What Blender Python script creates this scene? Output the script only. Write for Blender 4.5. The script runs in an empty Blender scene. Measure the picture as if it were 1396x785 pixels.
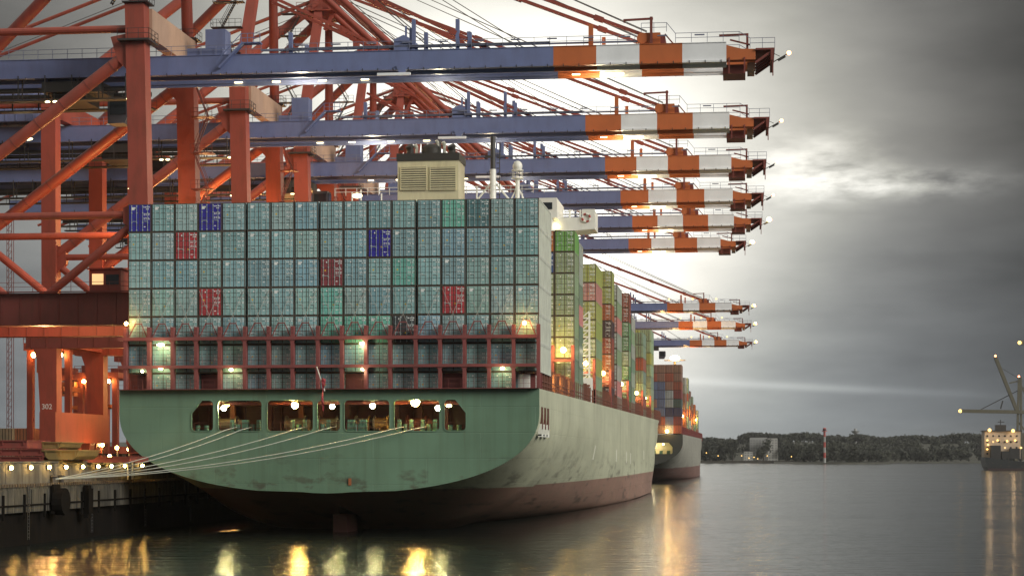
import bpy, bmesh, math, random
from mathutils import Vector, Matrix
R = math.radians
random.seed(7)
SC = bpy.context.scene
COL = SC.collection
# ------------------------------------------------------------------ camera
TH = R(6.9); F = 2620.0; HC = 8.0; HZ = 622.0
cam_d = bpy.data.cameras.new('camera'); cam = bpy.data.objects.new('camera', cam_d); COL.objects.link(cam)
cam.location = (0, 0, HC); cam.rotation_euler = (R(90), 0, TH)
cam_d.sensor_width = 36; cam_d.lens = F/1396*36
cam_d.shift_y = (HZ-392.5)/1396; cam_d.clip_start = 1; cam_d.clip_end = 20000
SC.camera = cam
# ------------------------------------------------------------------ world: overcast dusk sky
SC.view_settings.view_transform = 'Standard'; SC.view_settings.look = 'None'
SC.view_settings.exposure = 0.38; SC.cycles.caustics_reflective = False; SC.cycles.caustics_refractive = False; SC.view_settings.gamma = 1
W = bpy.data.worlds.new('World'); SC.world = W; W.use_nodes = True
def world():
    nt = W.node_tree; N = nt.nodes; L = nt.links; N.clear()
    out = N.new('ShaderNodeOutputWorld'); bg = N.new('ShaderNodeBackground'); L.new(bg.outputs[0], out.inputs[0])
    tc = N.new('ShaderNodeTexCoord'); sep = N.new('ShaderNodeSeparateXYZ'); L.new(tc.outputs['Generated'], sep.inputs[0])
    def M(op, a, b=None, c=None, clamp=False):
        n = N.new('ShaderNodeMath'); n.operation = op; n.use_clamp = clamp
        for i, v in enumerate((a, b, c)):
            if v is None: continue
            if isinstance(v, (int, float)): n.inputs[i].default_value = v
            else: L.new(v, n.inputs[i])
        return n.outputs[0]
    az = M('MULTIPLY', M('ARCTAN2', sep.outputs[0], sep.outputs[1]), 57.2958)
    el = M('MULTIPLY', M('ARCSINE', sep.outputs[2]), 57.2958)
    def lobe(a0, e0, sa, se, amp):
        da = M('DIVIDE', M('SUBTRACT', az, a0), sa); de = M('DIVIDE', M('SUBTRACT', el, e0), se)
        r = M('ADD', M('MULTIPLY', da, da), M('MULTIPLY', de, de))
        return M('MULTIPLY', M('EXPONENT', M('MULTIPLY', r, -1)), amp)
    # clouds: noise over a flat layer (direction divided by height), so they flatten towards the horizon
    cmb = N.new('ShaderNodeCombineXYZ')
    L.new(M('MULTIPLY', az, 0.055), cmb.inputs[0]); L.new(M('MULTIPLY', M('POWER', M('MAXIMUM', M('ADD', el, 1.0), 0.01), 0.8), 0.34), cmb.inputs[1])
    def noise(scale, detail, rough, off):
        mp = N.new('ShaderNodeMapping'); mp.inputs['Location'].default_value = off; L.new(cmb.outputs[0], mp.inputs[0])
        n = N.new('ShaderNodeTexNoise'); n.inputs['Scale'].default_value = scale; n.inputs['Detail'].default_value = detail
        n.inputs['Roughness'].default_value = rough; L.new(mp.outputs[0], n.inputs[0]); return n.outputs[0]
    n1 = noise(1.7, 4, 0.5, (3.1, 0.7, 0)); n2 = noise(5.0, 5, 0.55, (0.3, 4.2, 1.0))
    cloud = M('ADD', M('MULTIPLY', M('SUBTRACT', n1, 0.5), 1.5), M('MULTIPLY', M('SUBTRACT', n2, 0.5), 0.7))
    base = M('MULTIPLY', M('MAXIMUM', M('ADD', 1.0, cloud), 0.42), 0.130)
    base = M('MULTIPLY', base, M('SUBTRACT', 1.0, M('ADD', lobe(10.0, 13.0, 7.0, 6.5, 0.58), M('ADD', lobe(11.0, 2.5, 7.0, 7.0, 0.55), lobe(-24.0, 14.0, 6.0, 5.0, 0.40)))))
    glow = M('ADD', lobe(-6.6, 7.2, 6.0, 5.2, 1.15), lobe(-7.5, 9, 9.0, 10, 0.42))
    glow = M('MULTIPLY', glow, M('ADD', 1.0, M('MULTIPLY', cloud, 0.35)))
    # a break in the clouds to the right of the cranes
    brk = M('ADD', lobe(1.9, 8.4, 1.6, 0.9, 0.42), lobe(4.2, 7.9, 2.4, 0.40, 0.34))
    n3 = noise(9.0, 6, 0.6, (7.3, 1.1, 2.0))
    brk = M('MULTIPLY', brk, M('MULTIPLY', M('MAXIMUM', M('SUBTRACT', n3, 0.30), 0.0), 4.0))
    # one thin lit streak low over the far shore
    sy = M('SUBTRACT', el, M('SUBTRACT', 2.15, M('MULTIPLY', az, 0.055)))
    stk = M('MULTIPLY', M('EXPONENT', M('MULTIPLY', M('MULTIPLY', sy, sy), -70)), M('MULTIPLY', lobe(0.5, 2.2, 4.5, 3, 0.12), 1.0))
    zen = M('MULTIPLY', M('SQRT', M('MAXIMUM', M('DIVIDE', M('SUBTRACT', el, 14.0), 76.0), 0.0)), 0.42)
    tot = M('ADD', M('ADD', M('ADD', base, glow), M('ADD', brk, stk)), zen)
    tot = M('MAXIMUM', tot, 0.03)
    ramp = N.new('ShaderNodeValToRGB'); e = ramp.color_ramp.elements
    e[0].position = 0.05; e[0].color = (1.0, 0.99, 0.95, 1); e[1].position = 0.9; e[1].color = (1.0, 0.97, 0.88, 1)
    m = e.new(0.35) if hasattr(e, 'new') else None
    if m: m.color = (1.0, 0.98, 0.88, 1)
    L.new(tot, ramp.inputs[0])
    # blue-grey low down, neutral higher
    lowf = M('MULTIPLY', M('SUBTRACT', 1.0, M('DIVIDE', M('ABSOLUTE', el), 9.0), None, True), M('SUBTRACT', 1.0, M('MULTIPLY', glow, 1.6), None, True))
    tint = N.new('ShaderNodeMix'); tint.data_type = 'RGBA'; tint.blend_type = 'MULTIPLY'; L.new(lowf, tint.inputs[0]); L.new(ramp.outputs[0], tint.inputs[6]); tint.inputs[7].default_value = (0.88, 1.0, 1.16, 1)
    sc = N.new('ShaderNodeVectorMath'); sc.operation = 'SCALE'; L.new(tint.outputs[2], sc.inputs[0]); L.new(tot, sc.inputs[3])
    L.new(sc.outputs[0], bg.inputs[0]); bg.inputs[1].default_value = 1.0
world()
sun_d = bpy.data.lights.new('sun', 'SUN'); sun = bpy.data.objects.new('sun', sun_d); COL.objects.link(sun)
sun_d.energy = 2.25; sun_d.angle = R(25); sun_d.color = (1.0, 0.97, 0.9)
sun.rotation_euler = Vector((0.80, -0.42, 0.38)).to_track_quat('Z', 'Y').to_euler()
# ------------------------------------------------------------------ materials
MATS = {}
def nodes(name):
    m = bpy.data.materials.new(name); m.use_nodes = True; MATS[name] = m
    nt = m.node_tree; return m, nt, nt.nodes['Principled BSDF']
def paint(name, col, rough=0.5, dirt=0.25, dcol=(0.06, 0.035, 0.02), scale=0.35, streak=4.0, metal=0.0, objcol=False, bump=0.0):
    """painted steel: colour varied by large noise and by vertical runs of grime"""
    m, nt, b = nodes(name); N = nt.nodes; L = nt.links
    geo = N.new('ShaderNodeNewGeometry'); mp = N.new('ShaderNodeMapping'); L.new(geo.outputs['Position'], mp.inputs[0])
    mp.inputs['Scale'].default_value = (1, 1, 1/streak)
    n = N.new('ShaderNodeTexNoise'); n.inputs['Scale'].default_value = scale*3; n.inputs['Detail'].default_value = 6; n.inputs['Roughness'].default_value = 0.65
    L.new(mp.outputs[0], n.inputs[0])
    r = N.new('ShaderNodeValToRGB'); r.color_ramp.elements[0].position = 0.46; r.color_ramp.elements[1].position = 0.75; L.new(n.outputs[0], r.inputs[0])
    k = N.new('ShaderNodeMath'); k.operation = 'MULTIPLY'; k.inputs[1].default_value = dirt; L.new(r.outputs[0], k.inputs[0])
    mx = N.new('ShaderNodeMix'); mx.data_type = 'RGBA'; L.new(k.outputs[0], mx.inputs[0])
    mx.inputs[7].default_value = (*dcol, 1)
    n2 = N.new('ShaderNodeTexNoise'); n2.inputs['Scale'].default_value = scale; n2.inputs['Detail'].default_value = 3; L.new(geo.outputs['Position'], n2.inputs[0])
    mr = N.new('ShaderNodeMapRange'); mr.inputs[3].default_value = 0.82; mr.inputs[4].default_value = 1.18; L.new(n2.outputs[0], mr.inputs[0])
    vs = N.new('ShaderNodeVectorMath'); vs.operation = 'SCALE'; L.new(mr.outputs[0], vs.inputs[3])
    if objcol:
        oi = N.new('ShaderNodeObjectInfo'); L.new(oi.outputs['Color'], vs.inputs[0])
    else: vs.inputs[0].default_value = col
    L.new(vs.outputs[0], mx.inputs[6]); L.new(mx.outputs[2], b.inputs['Base Color'])
    b.inputs['Roughness'].default_value = rough; b.inputs['Metallic'].default_value = metal
    if bump:
        bp = N.new('ShaderNodeBump'); bp.inputs['Strength'].default_value = bump; L.new(n.outputs[0], bp.inputs['Height']); L.new(bp.outputs[0], b.inputs['Normal'])
    return m
def emit(name, col, s):
    m, nt, b = nodes(name); b.inputs['Base Color'].default_value = (*col, 1)
    b.inputs['Emission Color'].default_value = (*col, 1); b.inputs['Emission Strength'].default_value = s
    return m
red = paint('crane_red', (0.28, 0.056, 0.036), 0.5, 0.4)
dkred = paint('crane_dark_red', (0.19, 0.042, 0.032), 0.55, 0.4)
blue = paint('crane_blue', (0.14, 0.168, 0.31), 0.5, 0.2)
orange = paint('boom_orange', (0.47, 0.125, 0.035), 0.5, 0.12)
white = paint('boom_white', (0.76, 0.77, 0.78), 0.5, 0.06)
beige = paint('crane_beige', (0.42, 0.27, 0.19), 0.5, 0.2)
lamp_f = None
darkst = paint('dark_steel', (0.035, 0.033, 0.032), 0.55, 0.2)
rope_m = paint('wire_rope', (0.10, 0.09, 0.085), 0.6, 0.1)
moor_m = paint('mooring_rope', (0.36, 0.38, 0.33), 0.8, 0.2, scale=2)
railm = paint('rail_paint', (0.17, 0.18, 0.25), 0.5, 0.2)
shipwhite = paint('ship_white', (0.72, 0.72, 0.66), 0.4, 0.15, (0.25, 0.15, 0.06))
cream = paint('funnel_cream', (0.62, 0.57, 0.38), 0.45, 0.25, (0.2, 0.12, 0.05))
shipred = paint('ship_red', (0.21, 0.058, 0.055), 0.5, 0.35)
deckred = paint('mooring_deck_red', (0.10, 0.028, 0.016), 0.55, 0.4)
greenst = paint('winch_green', (0.08, 0.17, 0.12), 0.5, 0.35)
box_m = paint('container_paint', (0, 0, 0), 0.4, 0.28, (0.10, 0.07, 0.05), 0.6, 3.0, objcol=True)
boxdark = paint('container_rust_and_shade', (0.085, 0.065, 0.05), 0.7, 0.5)  # rusty frame colour, reused as painted shade behind the door ribs
rod_m = paint('lock_rod_zinc', (0.42, 0.50, 0.49), 0.4, 0.3)
mark_m = paint('white_print', (0.72, 0.74, 0.72), 0.6, 0.2, scale=2)
yel_m = paint('yellow_sticker', (0.65, 0.42, 0.03), 0.5, 0.1)
glass = paint('dark_glass', (0.02, 0.025, 0.03), 0.08, 0.0)
winlit = emit('lit_window', (1.0, 0.66, 0.30), 0.7)
lamp_w = emit('lamp_white', (1.0, 0.84, 0.46), 4.0)
lamp_gold = emit('lamp_gold', (1.0, 0.60, 0.16), 2.6)
lamp_star = emit('lamp_bright', (1.0, 0.60, 0.15), 1500.0)
cabm = paint('cab_grey', (0.06, 0.06, 0.07), 0.5, 0.2)
lamp_y = emit('lamp_sodium', (1.0, 0.62, 0.16), 45.0)
lamp_ygs = emit('lamp_deck_bright', (1.0, 0.90, 0.38), 420.0)
lamp_yg = emit('lamp_deck', (1.0, 0.92, 0.40), 16.0)
lamp_wall = emit('lamp_wall', (1.0, 0.58, 0.14), 120.0)
lamp_r = emit('lamp_red', (1.0, 0.25, 0.08), 14.0)
def hullmat(name, top, boot, zb, rough, streakc, sstr=0.4):
    m, nt, b = nodes(name); N = nt.nodes; L = nt.links
    geo = N.new('ShaderNodeNewGeometry'); sep = N.new('ShaderNodeSeparateXYZ'); L.new(geo.outputs['Position'], sep.inputs[0])
    def tex(sx, sy, sz, scale, det, lo, hi):
        mp = N.new('ShaderNodeMapping'); mp.inputs['Scale'].default_value = (sx, sy, sz); L.new(geo.outputs['Position'], mp.inputs[0])
        n = N.new('ShaderNodeTexNoise'); n.inputs['Scale'].default_value = scale; n.inputs['Detail'].default_value = det; n.inputs['Roughness'].default_value = 0.6; L.new(mp.outputs[0], n.inputs[0])
        r = N.new('ShaderNodeMapRange'); r.inputs[1].default_value = lo; r.inputs[2].default_value = hi; L.new(n.outputs[0], r.inputs[0]); return r.outputs[0], n.outputs[0]
    runs, rn = tex(1.2, 0.35, 0.06, 0.9, 6, 0.5, 0.78)
    scuff, sn = tex(0.25, 0.10, 0.5, 1.6, 8, 0.56, 0.66)
    runs2, r2n = tex(3.2, 1.2, 0.09, 1.3, 5, 0.60, 0.74)
    big, bn = tex(0.1, 0.05, 0.15, 1.0, 3, 0.3, 0.7)
    bt = N.new('ShaderNodeMath'); bt.operation = 'LESS_THAN'; bt.inputs[1].default_value = zb; L.new(sep.outputs[2], bt.inputs[0])
    c = N.new('ShaderNodeMix'); c.data_type = 'RGBA'; L.new(bt.outputs[0], c.inputs[0]); c.inputs[6].default_value = (*top, 1); c.inputs[7].default_value = (*boot, 1)
    def over(prev, fac, k, col):
        mm = N.new('ShaderNodeMath'); mm.operation = 'MULTIPLY'; mm.inputs[1].default_value = k; L.new(fac, mm.inputs[0])
        x = N.new('ShaderNodeMix'); x.data_type = 'RGBA'; L.new(mm.outputs[0], x.inputs[0]); L.new(prev, x.inputs[6]); x.inputs[7].default_value = (*col, 1); return x.outputs[2]
    o = over(c.outputs[2], runs, sstr, streakc)
    o = over(o, runs2, sstr*0.6, (0.11, 0.07, 0.035))
    # scrapes low on the side, where tugs and fenders rub
    lo = N.new('ShaderNodeMapRange'); lo.inputs[1].default_value = 9.5; lo.inputs[2].default_value = 4.5; L.new(sep.outputs[2], lo.inputs[0])
    sm = N.new('ShaderNodeMath'); sm.operation = 'MULTIPLY'; L.new(lo.outputs[0], sm.inputs[0]); L.new(scuff, sm.inputs[1])
    o = over(o, sm.outputs[0], 0.75, (0.07, 0.055, 0.04))
    sc = N.new('ShaderNodeVectorMath'); sc.operation = 'SCALE'; mr = N.new('ShaderNodeMapRange'); mr.inputs[3].default_value = 0.85; mr.inputs[4].default_value = 1.12; L.new(big, mr.inputs[0])
    L.new(o, sc.inputs[0]); L.new(mr.outputs[0], sc.inputs[3]); L.new(sc.outputs[0], b.inputs['Base Color'])
    b.inputs['Roughness'].default_value = rough
    # plating: shallow weld seams
    br = N.new('ShaderNodeTexBrick'); br.inputs['Scale'].default_value = 1.0; br.inputs['Brick Width'].default_value = 11; br.inputs['Row Height'].default_value = 2.6
    br.inputs['Mortar Size'].default_value = 0.04; br.inputs['Mortar Smooth'].default_value = 1
    cb = N.new('ShaderNodeCombineXYZ'); ad = N.new('ShaderNodeMath'); ad.operation = 'ADD'; L.new(sep.outputs[0], ad.inputs[0]); L.new(sep.outputs[1], ad.inputs[1])
    L.new(ad.outputs[0], cb.inputs[0]); L.new(sep.outputs[2], cb.inputs[1]); L.new(cb.outputs[0], br.inputs[0])
    a2 = N.new('ShaderNodeMath'); a2.operation = 'MULTIPLY_ADD'; a2.inputs[1].default_value = -0.03; L.new(br.outputs['Fac'], a2.inputs[0])
    k3 = N.new('ShaderNodeMath'); k3.operation = 'MULTIPLY'; k3.inputs[1].default_value = 0.10; L.new(bn, k3.inputs[0]); L.new(k3.outputs[0], a2.inputs[2])
    bp = N.new('ShaderNodeBump'); bp.inputs['Strength'].default_value = 0.6; bp.inputs['Distance'].default_value = 1.0; L.new(a2.outputs[0], bp.inputs['Height']); L.new(bp.outputs[0], b.inputs['Normal'])
    return m
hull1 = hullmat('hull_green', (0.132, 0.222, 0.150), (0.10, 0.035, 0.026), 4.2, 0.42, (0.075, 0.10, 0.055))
hull1s = hullmat('hull_side_glare', (0.50, 0.51, 0.36), (0.30, 0.17, 0.125), 4.7, 0.34, (0.16, 0.17, 0.10), 0.5)  # same green as the transom, with the side's glare put into the colour
hull2 = hullmat('hull_black', (0.05, 0.055, 0.05), (0.16, 0.05, 0.035), 4.4, 0.42, (0.10, 0.08, 0.06), 0.3)
hull3 = hullmat('hull_far', (0.025, 0.028, 0.03), (0.06, 0.03, 0.03), 1.0, 0.5, (0.05, 0.04, 0.03), 0.2)
def concrete(name, col, dark, k=1.0):
    m, nt, b = nodes(name); N = nt.nodes; L = nt.links
    geo = N.new('ShaderNodeNewGeometry'); mp = N.new('ShaderNodeMapping'); mp.inputs['Scale'].default_value = (1, 1, 0.15); L.new(geo.outputs['Position'], mp.inputs[0])
    n = N.new('ShaderNodeTexNoise'); n.inputs['Scale'].default_value = 1.4*k; n.inputs['Detail'].default_value = 8; n.inputs['Roughness'].default_value = 0.7; L.new(mp.outputs[0], n.inputs[0])
    r = N.new('ShaderNodeValToRGB'); r.color_ramp.elements[0].position = 0.38; r.color_ramp.elements[0].color = (*dark, 1)
    r.color_ramp.elements[1].position = 0.62; r.color_ramp.elements[1].color = (*col, 1); L.new(n.outputs[0], r.inputs[0])
    L.new(r.outputs[0], b.inputs['Base Color']); b.inputs['Roughness'].default_value = 0.85
    bp = N.new('ShaderNodeBump'); bp.inputs['Strength'].default_value = 0.3; bp.inputs['Distance'].default_value = 0.05; L.new(n.outputs[0], bp.inputs['Height']); L.new(bp.outputs[0], b.inputs['Normal'])
    return m
conc = concrete('quay_concrete', (0.105, 0.10, 0.088), (0.05, 0.045, 0.035))
concd = concrete('quay_stained', (0.10, 0.09, 0.07), (0.015, 0.013, 0.01))
asph = concrete('quay_asphalt', (0.06, 0.06, 0.058), (0.035, 0.034, 0.033), 0.4)
blackw = paint('dock_black_and_shade', (0.010, 0.009, 0.008), 0.8, 0.1)  # black of fenders and strips; also painted shade below the quay ledge
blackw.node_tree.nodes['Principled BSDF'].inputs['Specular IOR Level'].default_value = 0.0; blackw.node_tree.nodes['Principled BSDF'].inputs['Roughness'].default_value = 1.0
timber = paint('timber', (0.09, 0.065, 0.04), 0.8, 0.4)
def water():
    m, nt, b = nodes('water'); N = nt.nodes; L = nt.links
    b.inputs['Base Color'].default_value = (0.012, 0.016, 0.014, 1); b.inputs['Roughness'].default_value = 0.25; b.inputs['IOR'].default_value = 1.33
    geo = N.new('ShaderNodeNewGeometry')
    def nz(sx, sy, sc, det):
        mp = N.new('ShaderNodeMapping'); mp.inputs['Scale'].default_value = (sx, sy, 1); mp.inputs['Rotation'].default_value = (0, 0, 0.10); L.new(geo.outputs['Position'], mp.inputs[0])
        n = N.new('ShaderNodeTexNoise'); n.inputs['Scale'].default_value = sc; n.inputs['Detail'].default_value = det; L.new(mp.outputs[0], n.inputs[0]); return n.outputs[0]
    a1 = nz(0.30, 1, 1.6, 3); a2 = nz(0.22, 1, 0.5, 2)
    ad = N.new('ShaderNodeMath'); ad.operation = 'MULTIPLY_ADD'; ad.inputs[1].default_value = 1.7; L.new(a2, ad.inputs[0]); L.new(a1, ad.inputs[2]); a = ad.outputs[0]
    bp = N.new('ShaderNodeBump'); bp.inputs['Strength'].default_value = 0.85; bp.inputs['Distance'].default_value = 0.16; L.new(a, bp.inputs['Height']); L.new(bp.outputs[0], b.inputs['Normal'])
    # long calm bands change the roughness
    d = nz(0.012, 0.10, 0.3, 3); r = N.new('ShaderNodeMapRange'); r.inputs[1].default_value = 0.35; r.inputs[2].default_value = 0.65; r.inputs[3].default_value = 0.09; r.inputs[4].default_value = 0.15
    L.new(d, r.inputs[0]); L.new(r.outputs[0], b.inputs['Roughness'])
    return m
waterm = water()
def leafm(name, c1, c2):
    m, nt, b = nodes(name); N = nt.nodes; L = nt.links
    geo = N.new('ShaderNodeNewGeometry'); n = N.new('ShaderNodeTexNoise'); n.inputs['Scale'].default_value = 0.08; n.inputs['Detail'].default_value = 5; L.new(geo.outputs['Position'], n.inputs[0])
    r = N.new('ShaderNodeValToRGB'); r.color_ramp.elements[0].position = 0.35; r.color_ramp.elements[0].color = (*c1, 1); r.color_ramp.elements[1].position = 0.68; r.color_ramp.elements[1].color = (*c2, 1)
    L.new(n.outputs[0], r.inputs[0]); L.new(r.outputs[0], b.inputs['Base Color']); b.inputs['Roughness'].default_value = 0.8; return m
leaf = leafm('leaves', (0.012, 0.014, 0.009), (0.030, 0.032, 0.018))
bark = paint('bark', (0.05, 0.04, 0.03), 0.9, 0.2)
soil = leafm('shore_ground', (0.03, 0.028, 0.022), (0.05, 0.05, 0.03))
# ------------------------------------------------------------------ mesh helpers
class MB:
    def __init__(s, off=(0, 0, 0)): s.v = []; s.f = []; s.m = []; s.o = Vector(off); s.mi = 0
    def add(s, vs, fs):
        k = len(s.v); s.v += [Vector(p)-s.o for p in vs]; s.f += [[i+k for i in f] for f in fs]; s.m += [s.mi]*len(fs); return s
    def box(s, x0, x1, y0, y1, z0, z1):
        return s.add([(x0,y0,z0),(x1,y0,z0),(x1,y1,z0),(x0,y1,z0),(x0,y0,z1),(x1,y0,z1),(x1,y1,z1),(x0,y1,z1)],
              [(0,3,2,1),(4,5,6,7),(0,1,5,4),(1,2,6,5),(2,3,7,6),(3,0,4,7)])
    def cbox(s, c, d): return s.box(c[0]-d[0]/2, c[0]+d[0]/2, c[1]-d[1]/2, c[1]+d[1]/2, c[2]-d[2]/2, c[2]+d[2]/2)
    def frame(s, a, b):
        a = Vector(a); b = Vector(b); d = (b-a).normalized()
        u = Vector((0,1,0)) if abs(d.y) < 0.9 else Vector((1,0,0))
        x = u.cross(d).normalized(); y = d.cross(x); return a, b, x, y
    def bar(s, a, b, w, h, w2=None, h2=None):
        a, b, x, y = s.frame(a, b); w2 = w2 or w; h2 = h2 or h; vs = []
        for p, ww, hh in ((a, w, h), (b, w2, h2)):
            for i, j in ((-1,-1),(1,-1),(1,1),(-1,1)): vs.append(p + x*i*ww/2 + y*j*hh/2)
        return s.add(vs, [(0,3,2,1),(4,5,6,7),(0,1,5,4),(1,2,6,5),(2,3,7,6),(3,0,4,7)])
    def tube(s, a, b, r, n=10, r2=None):
        a, b, x, y = s.frame(a, b); r2 = r if r2 is None else r2; vs = []
        for p, rr in ((a, r), (b, r2)):
            for i in range(n):
                t = 2*math.pi*i/n; vs.append(p + x*math.cos(t)*rr + y*math.sin(t)*rr)
        fs = [(i, (i+1) % n, n+(i+1) % n, n+i) for i in range(n)] + [tuple(range(n-1, -1, -1)), tuple(range(n, 2*n))]
        return s.add(vs, fs)
    def prism(s, pts, y0, y1):
        """pts in X-Z, extruded along Y"""
        n = len(pts); vs = [(p[0], y0, p[1]) for p in pts] + [(p[0], y1, p[1]) for p in pts]
        fs = [(i, (i+1) % n, n+(i+1) % n, n+i) for i in range(n)] + [tuple(range(n-1, -1, -1)), tuple(range(n, 2*n))]
        return s.add(vs, fs)
    def ball(s, c, r, n=8, m=5, sq=(1,1,1)):
        vs = [(c[0], c[1], c[2]+r*sq[2])]; c = Vector(c)
        for j in range(1, m):
            for i in range(n):
                t = math.pi*j/m; u = 2*math.pi*i/n
                vs.append((c.x+r*sq[0]*math.sin(t)*math.cos(u), c.y+r*sq[1]*math.sin(t)*math.sin(u), c.z+r*sq[2]*math.cos(t)))
        vs.append((c.x, c.y, c.z-r*sq[2])); fs = []
        for i in range(n): fs.append((0, 1+i, 1+(i+1) % n))
        for j in range(m-2):
            for i in range(n):
                a = 1+j*n+i; b = 1+j*n+(i+1) % n; fs.append((a, a+n, b+n, b))
        k = 1+(m-2)*n
        for i in range(n): fs.append((k+i, len(vs)-1, k+(i+1) % n))
        return s.add(vs, fs)
    def rail(s, a, b, h=1.0, step=1.8, r=0.03, mids=1):
        a = Vector(a); b = Vector(b); n = max(1, int((b-a).length/step)); up = Vector((0,0,1))
        for i in range(n+1):
            p = a.lerp(b, i/n); s.bar(p, p+up*h, r*1.6, r*1.6)
        for k in range(mids+1):
            z = up*h*(1-k*0.5); s.bar(a+z, b+z, r*1.5, r*1.5)
        return s
    def mesh(s, name, mats):
        me = bpy.data.meshes.new(name); me.from_pydata([tuple(p) for p in s.v], [], s.f)
        for m in (mats if isinstance(mats, (list, tuple)) else [mats]): me.materials.append(m)
        if any(s.m): me.polygons.foreach_set('material_index', s.m)
        bm = bmesh.new(); bm.from_mesh(me); bmesh.ops.recalc_face_normals(bm, faces=bm.faces); bm.to_mesh(me); bm.free()
        me.update(); return me
    def build(s, name, mats, parent=None, **k):
        o = bpy.data.objects.new(name, s.mesh(name, mats)); COL.objects.link(o)
        if parent: o.parent = parent
        for a, b in k.items(): o[a] = b
        return o
def smooth(o, ang=40):
    me = o.data; me.polygons.foreach_set('use_smooth', [True]*len(me.polygons))
    try: me.set_sharp_from_angle(angle=R(ang))
    except Exception: pass
    return o
def thing(name, label, cat, loc=(0,0,0), group=None):
    o = bpy.data.objects.new(name, None); COL.objects.link(o); o.location = loc; o.empty_display_size = 0.2
    o['label'] = label; o['category'] = cat
    if group: o['group'] = group
    return o
def tag(o, label, cat, group=None):
    o['label'] = label; o['category'] = cat
    if group: o['group'] = group
    return o
KIDS = {}
def copy_tree(o, parent=None):
    c = o.copy(); COL.objects.link(c)
    if parent: c.parent = parent
    for ch in [x for x in o.children]: copy_tree(ch, c)
    return c
def light(name, loc, power, col, parent=None, r=0.25):
    d = bpy.data.lights.new(name, 'POINT'); d.energy = power; d.color = col; d.shadow_soft_size = r
    o = bpy.data.objects.new(name, d); COL.objects.link(o); o.location = loc
    if parent: o.parent = parent
    return o
CT, ST = math.cos(TH), math.sin(TH)
def ray(px, py):
    a = (px-698)/F; b = (HZ-py)/F; return Vector((-ST+a*CT, CT+a*ST, b))
def at(px, py, Y):
    d = ray(px, py); t = Y/d.y; return Vector((d.x*t, d.y*t, HC+d.z*t))
def atx(px, py, X):
    d = ray(px, py); t = X/d.x; return Vector((d.x*t, d.y*t, HC+d.z*t))
SODIUM = (1.0, 0.53, 0.17); WARMW = (1.0, 0.86, 0.55); DECKW = (1.0, 0.97, 0.55)
ORD = ['zeroth','first','second','third','fourth','fifth','sixth','seventh','eighth','ninth','tenth','eleventh','twelfth','thirteenth','fourteenth','fifteenth','sixteenth','seventeenth','eighteenth','nineteenth','twentieth']
# ------------------------------------------------------------------ water and quay
o = MB().add([(-9000,-600,0),(9000,-600,0),(9000,16000,0),(-9000,16000,0)], [(0,1,2,3)]).build('water', waterm); o['kind'] = 'structure'
QZ = 7.4; QX = -64.3
# quay ground: one slab behind the wall
b = MB(); b.box(-900, -65.4, 60, 2100, 6.4, QZ); o = b.build('quay_ground', asph, kind='structure')
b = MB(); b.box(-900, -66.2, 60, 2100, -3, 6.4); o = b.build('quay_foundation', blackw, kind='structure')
QW = thing('quay_wall', 'stained concrete quay wall with a lower ledge left of the green stern', 'quay wall', (QX, 190, 0))
def qb(): return MB((QX, 190, 0))
# upper wall: vertical panels
for i in range(46):
    y0 = 140+i*4.0
    p = qb(); p.box(-65.4+0.02*(i % 3), -65.1-0.015*((i*7) % 3), y0, y0+3.93, 5.5, 7.38); p.build('wall_panel', conc, QW)
qb().box(-65.5, -65.2, 139, 2100, 5.3, 7.3).build('wall_backing', concd, QW)
qb().box(-65.55, -64.98, 139, 2100, 7.42, 7.56).build('coping', conc, QW)
qb().box(-66.2, -64.35, 139, 2100, 5.0, 5.5).build('ledge', concd, QW)
for i in range(46):
    y0 = 140+i*4.0
    p = qb(); p.box(-64.6, -64.3+0.015*((i*5) % 3), y0+0.05, y0+3.9, 3.0, 5.02); p.build('face_panel', concd, QW)
b = qb()
for i in range(330): b.box(-64.42, -64.12, 139.6+i*0.62, 139.6+i*0.62+0.34, 5.28, 5.56)
b.build('timber_blocks', timber, QW, kind='stuff')
b = qb(); b.box(-64.28, -64.16, 139, 344, 3.55, 3.7)
for i in range(40): b.box(-64.30, -64.12, 141+i*5, 141.25+i*5, 2.4, 4.6)
b.build('rubbing_strip', blackw, QW)
b = qb()
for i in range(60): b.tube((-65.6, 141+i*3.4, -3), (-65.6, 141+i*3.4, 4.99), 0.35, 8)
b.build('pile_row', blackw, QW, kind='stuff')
qb().box(-65.3, -64.9, 139, 2100, -3, 3.6).build('quay_shade_sheet', blackw, QW)  # black sheet standing in for the deep shade under the quay edge
for k in range(5):
    y = 150+k*17.0; b = qb()
    for dy in (-0.22, 0.22): b.box(-64.2, -64.15, y+dy-0.03, y+dy+0.03, 0.5, 5.4)
    for j in range(15): b.box(-64.2, -64.15, y-0.22, y+0.22, 0.7+j*0.32, 0.74+j*0.32)
    b.build('wall_ladder', darkst, QW)
for k, y in enumerate((154.0, 156.2)):
    b = qb(); b.box(-65.09, -65.05, y, y+0.9, 5.9, 6.8); b.build('hatch_plate', timber, QW)
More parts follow.
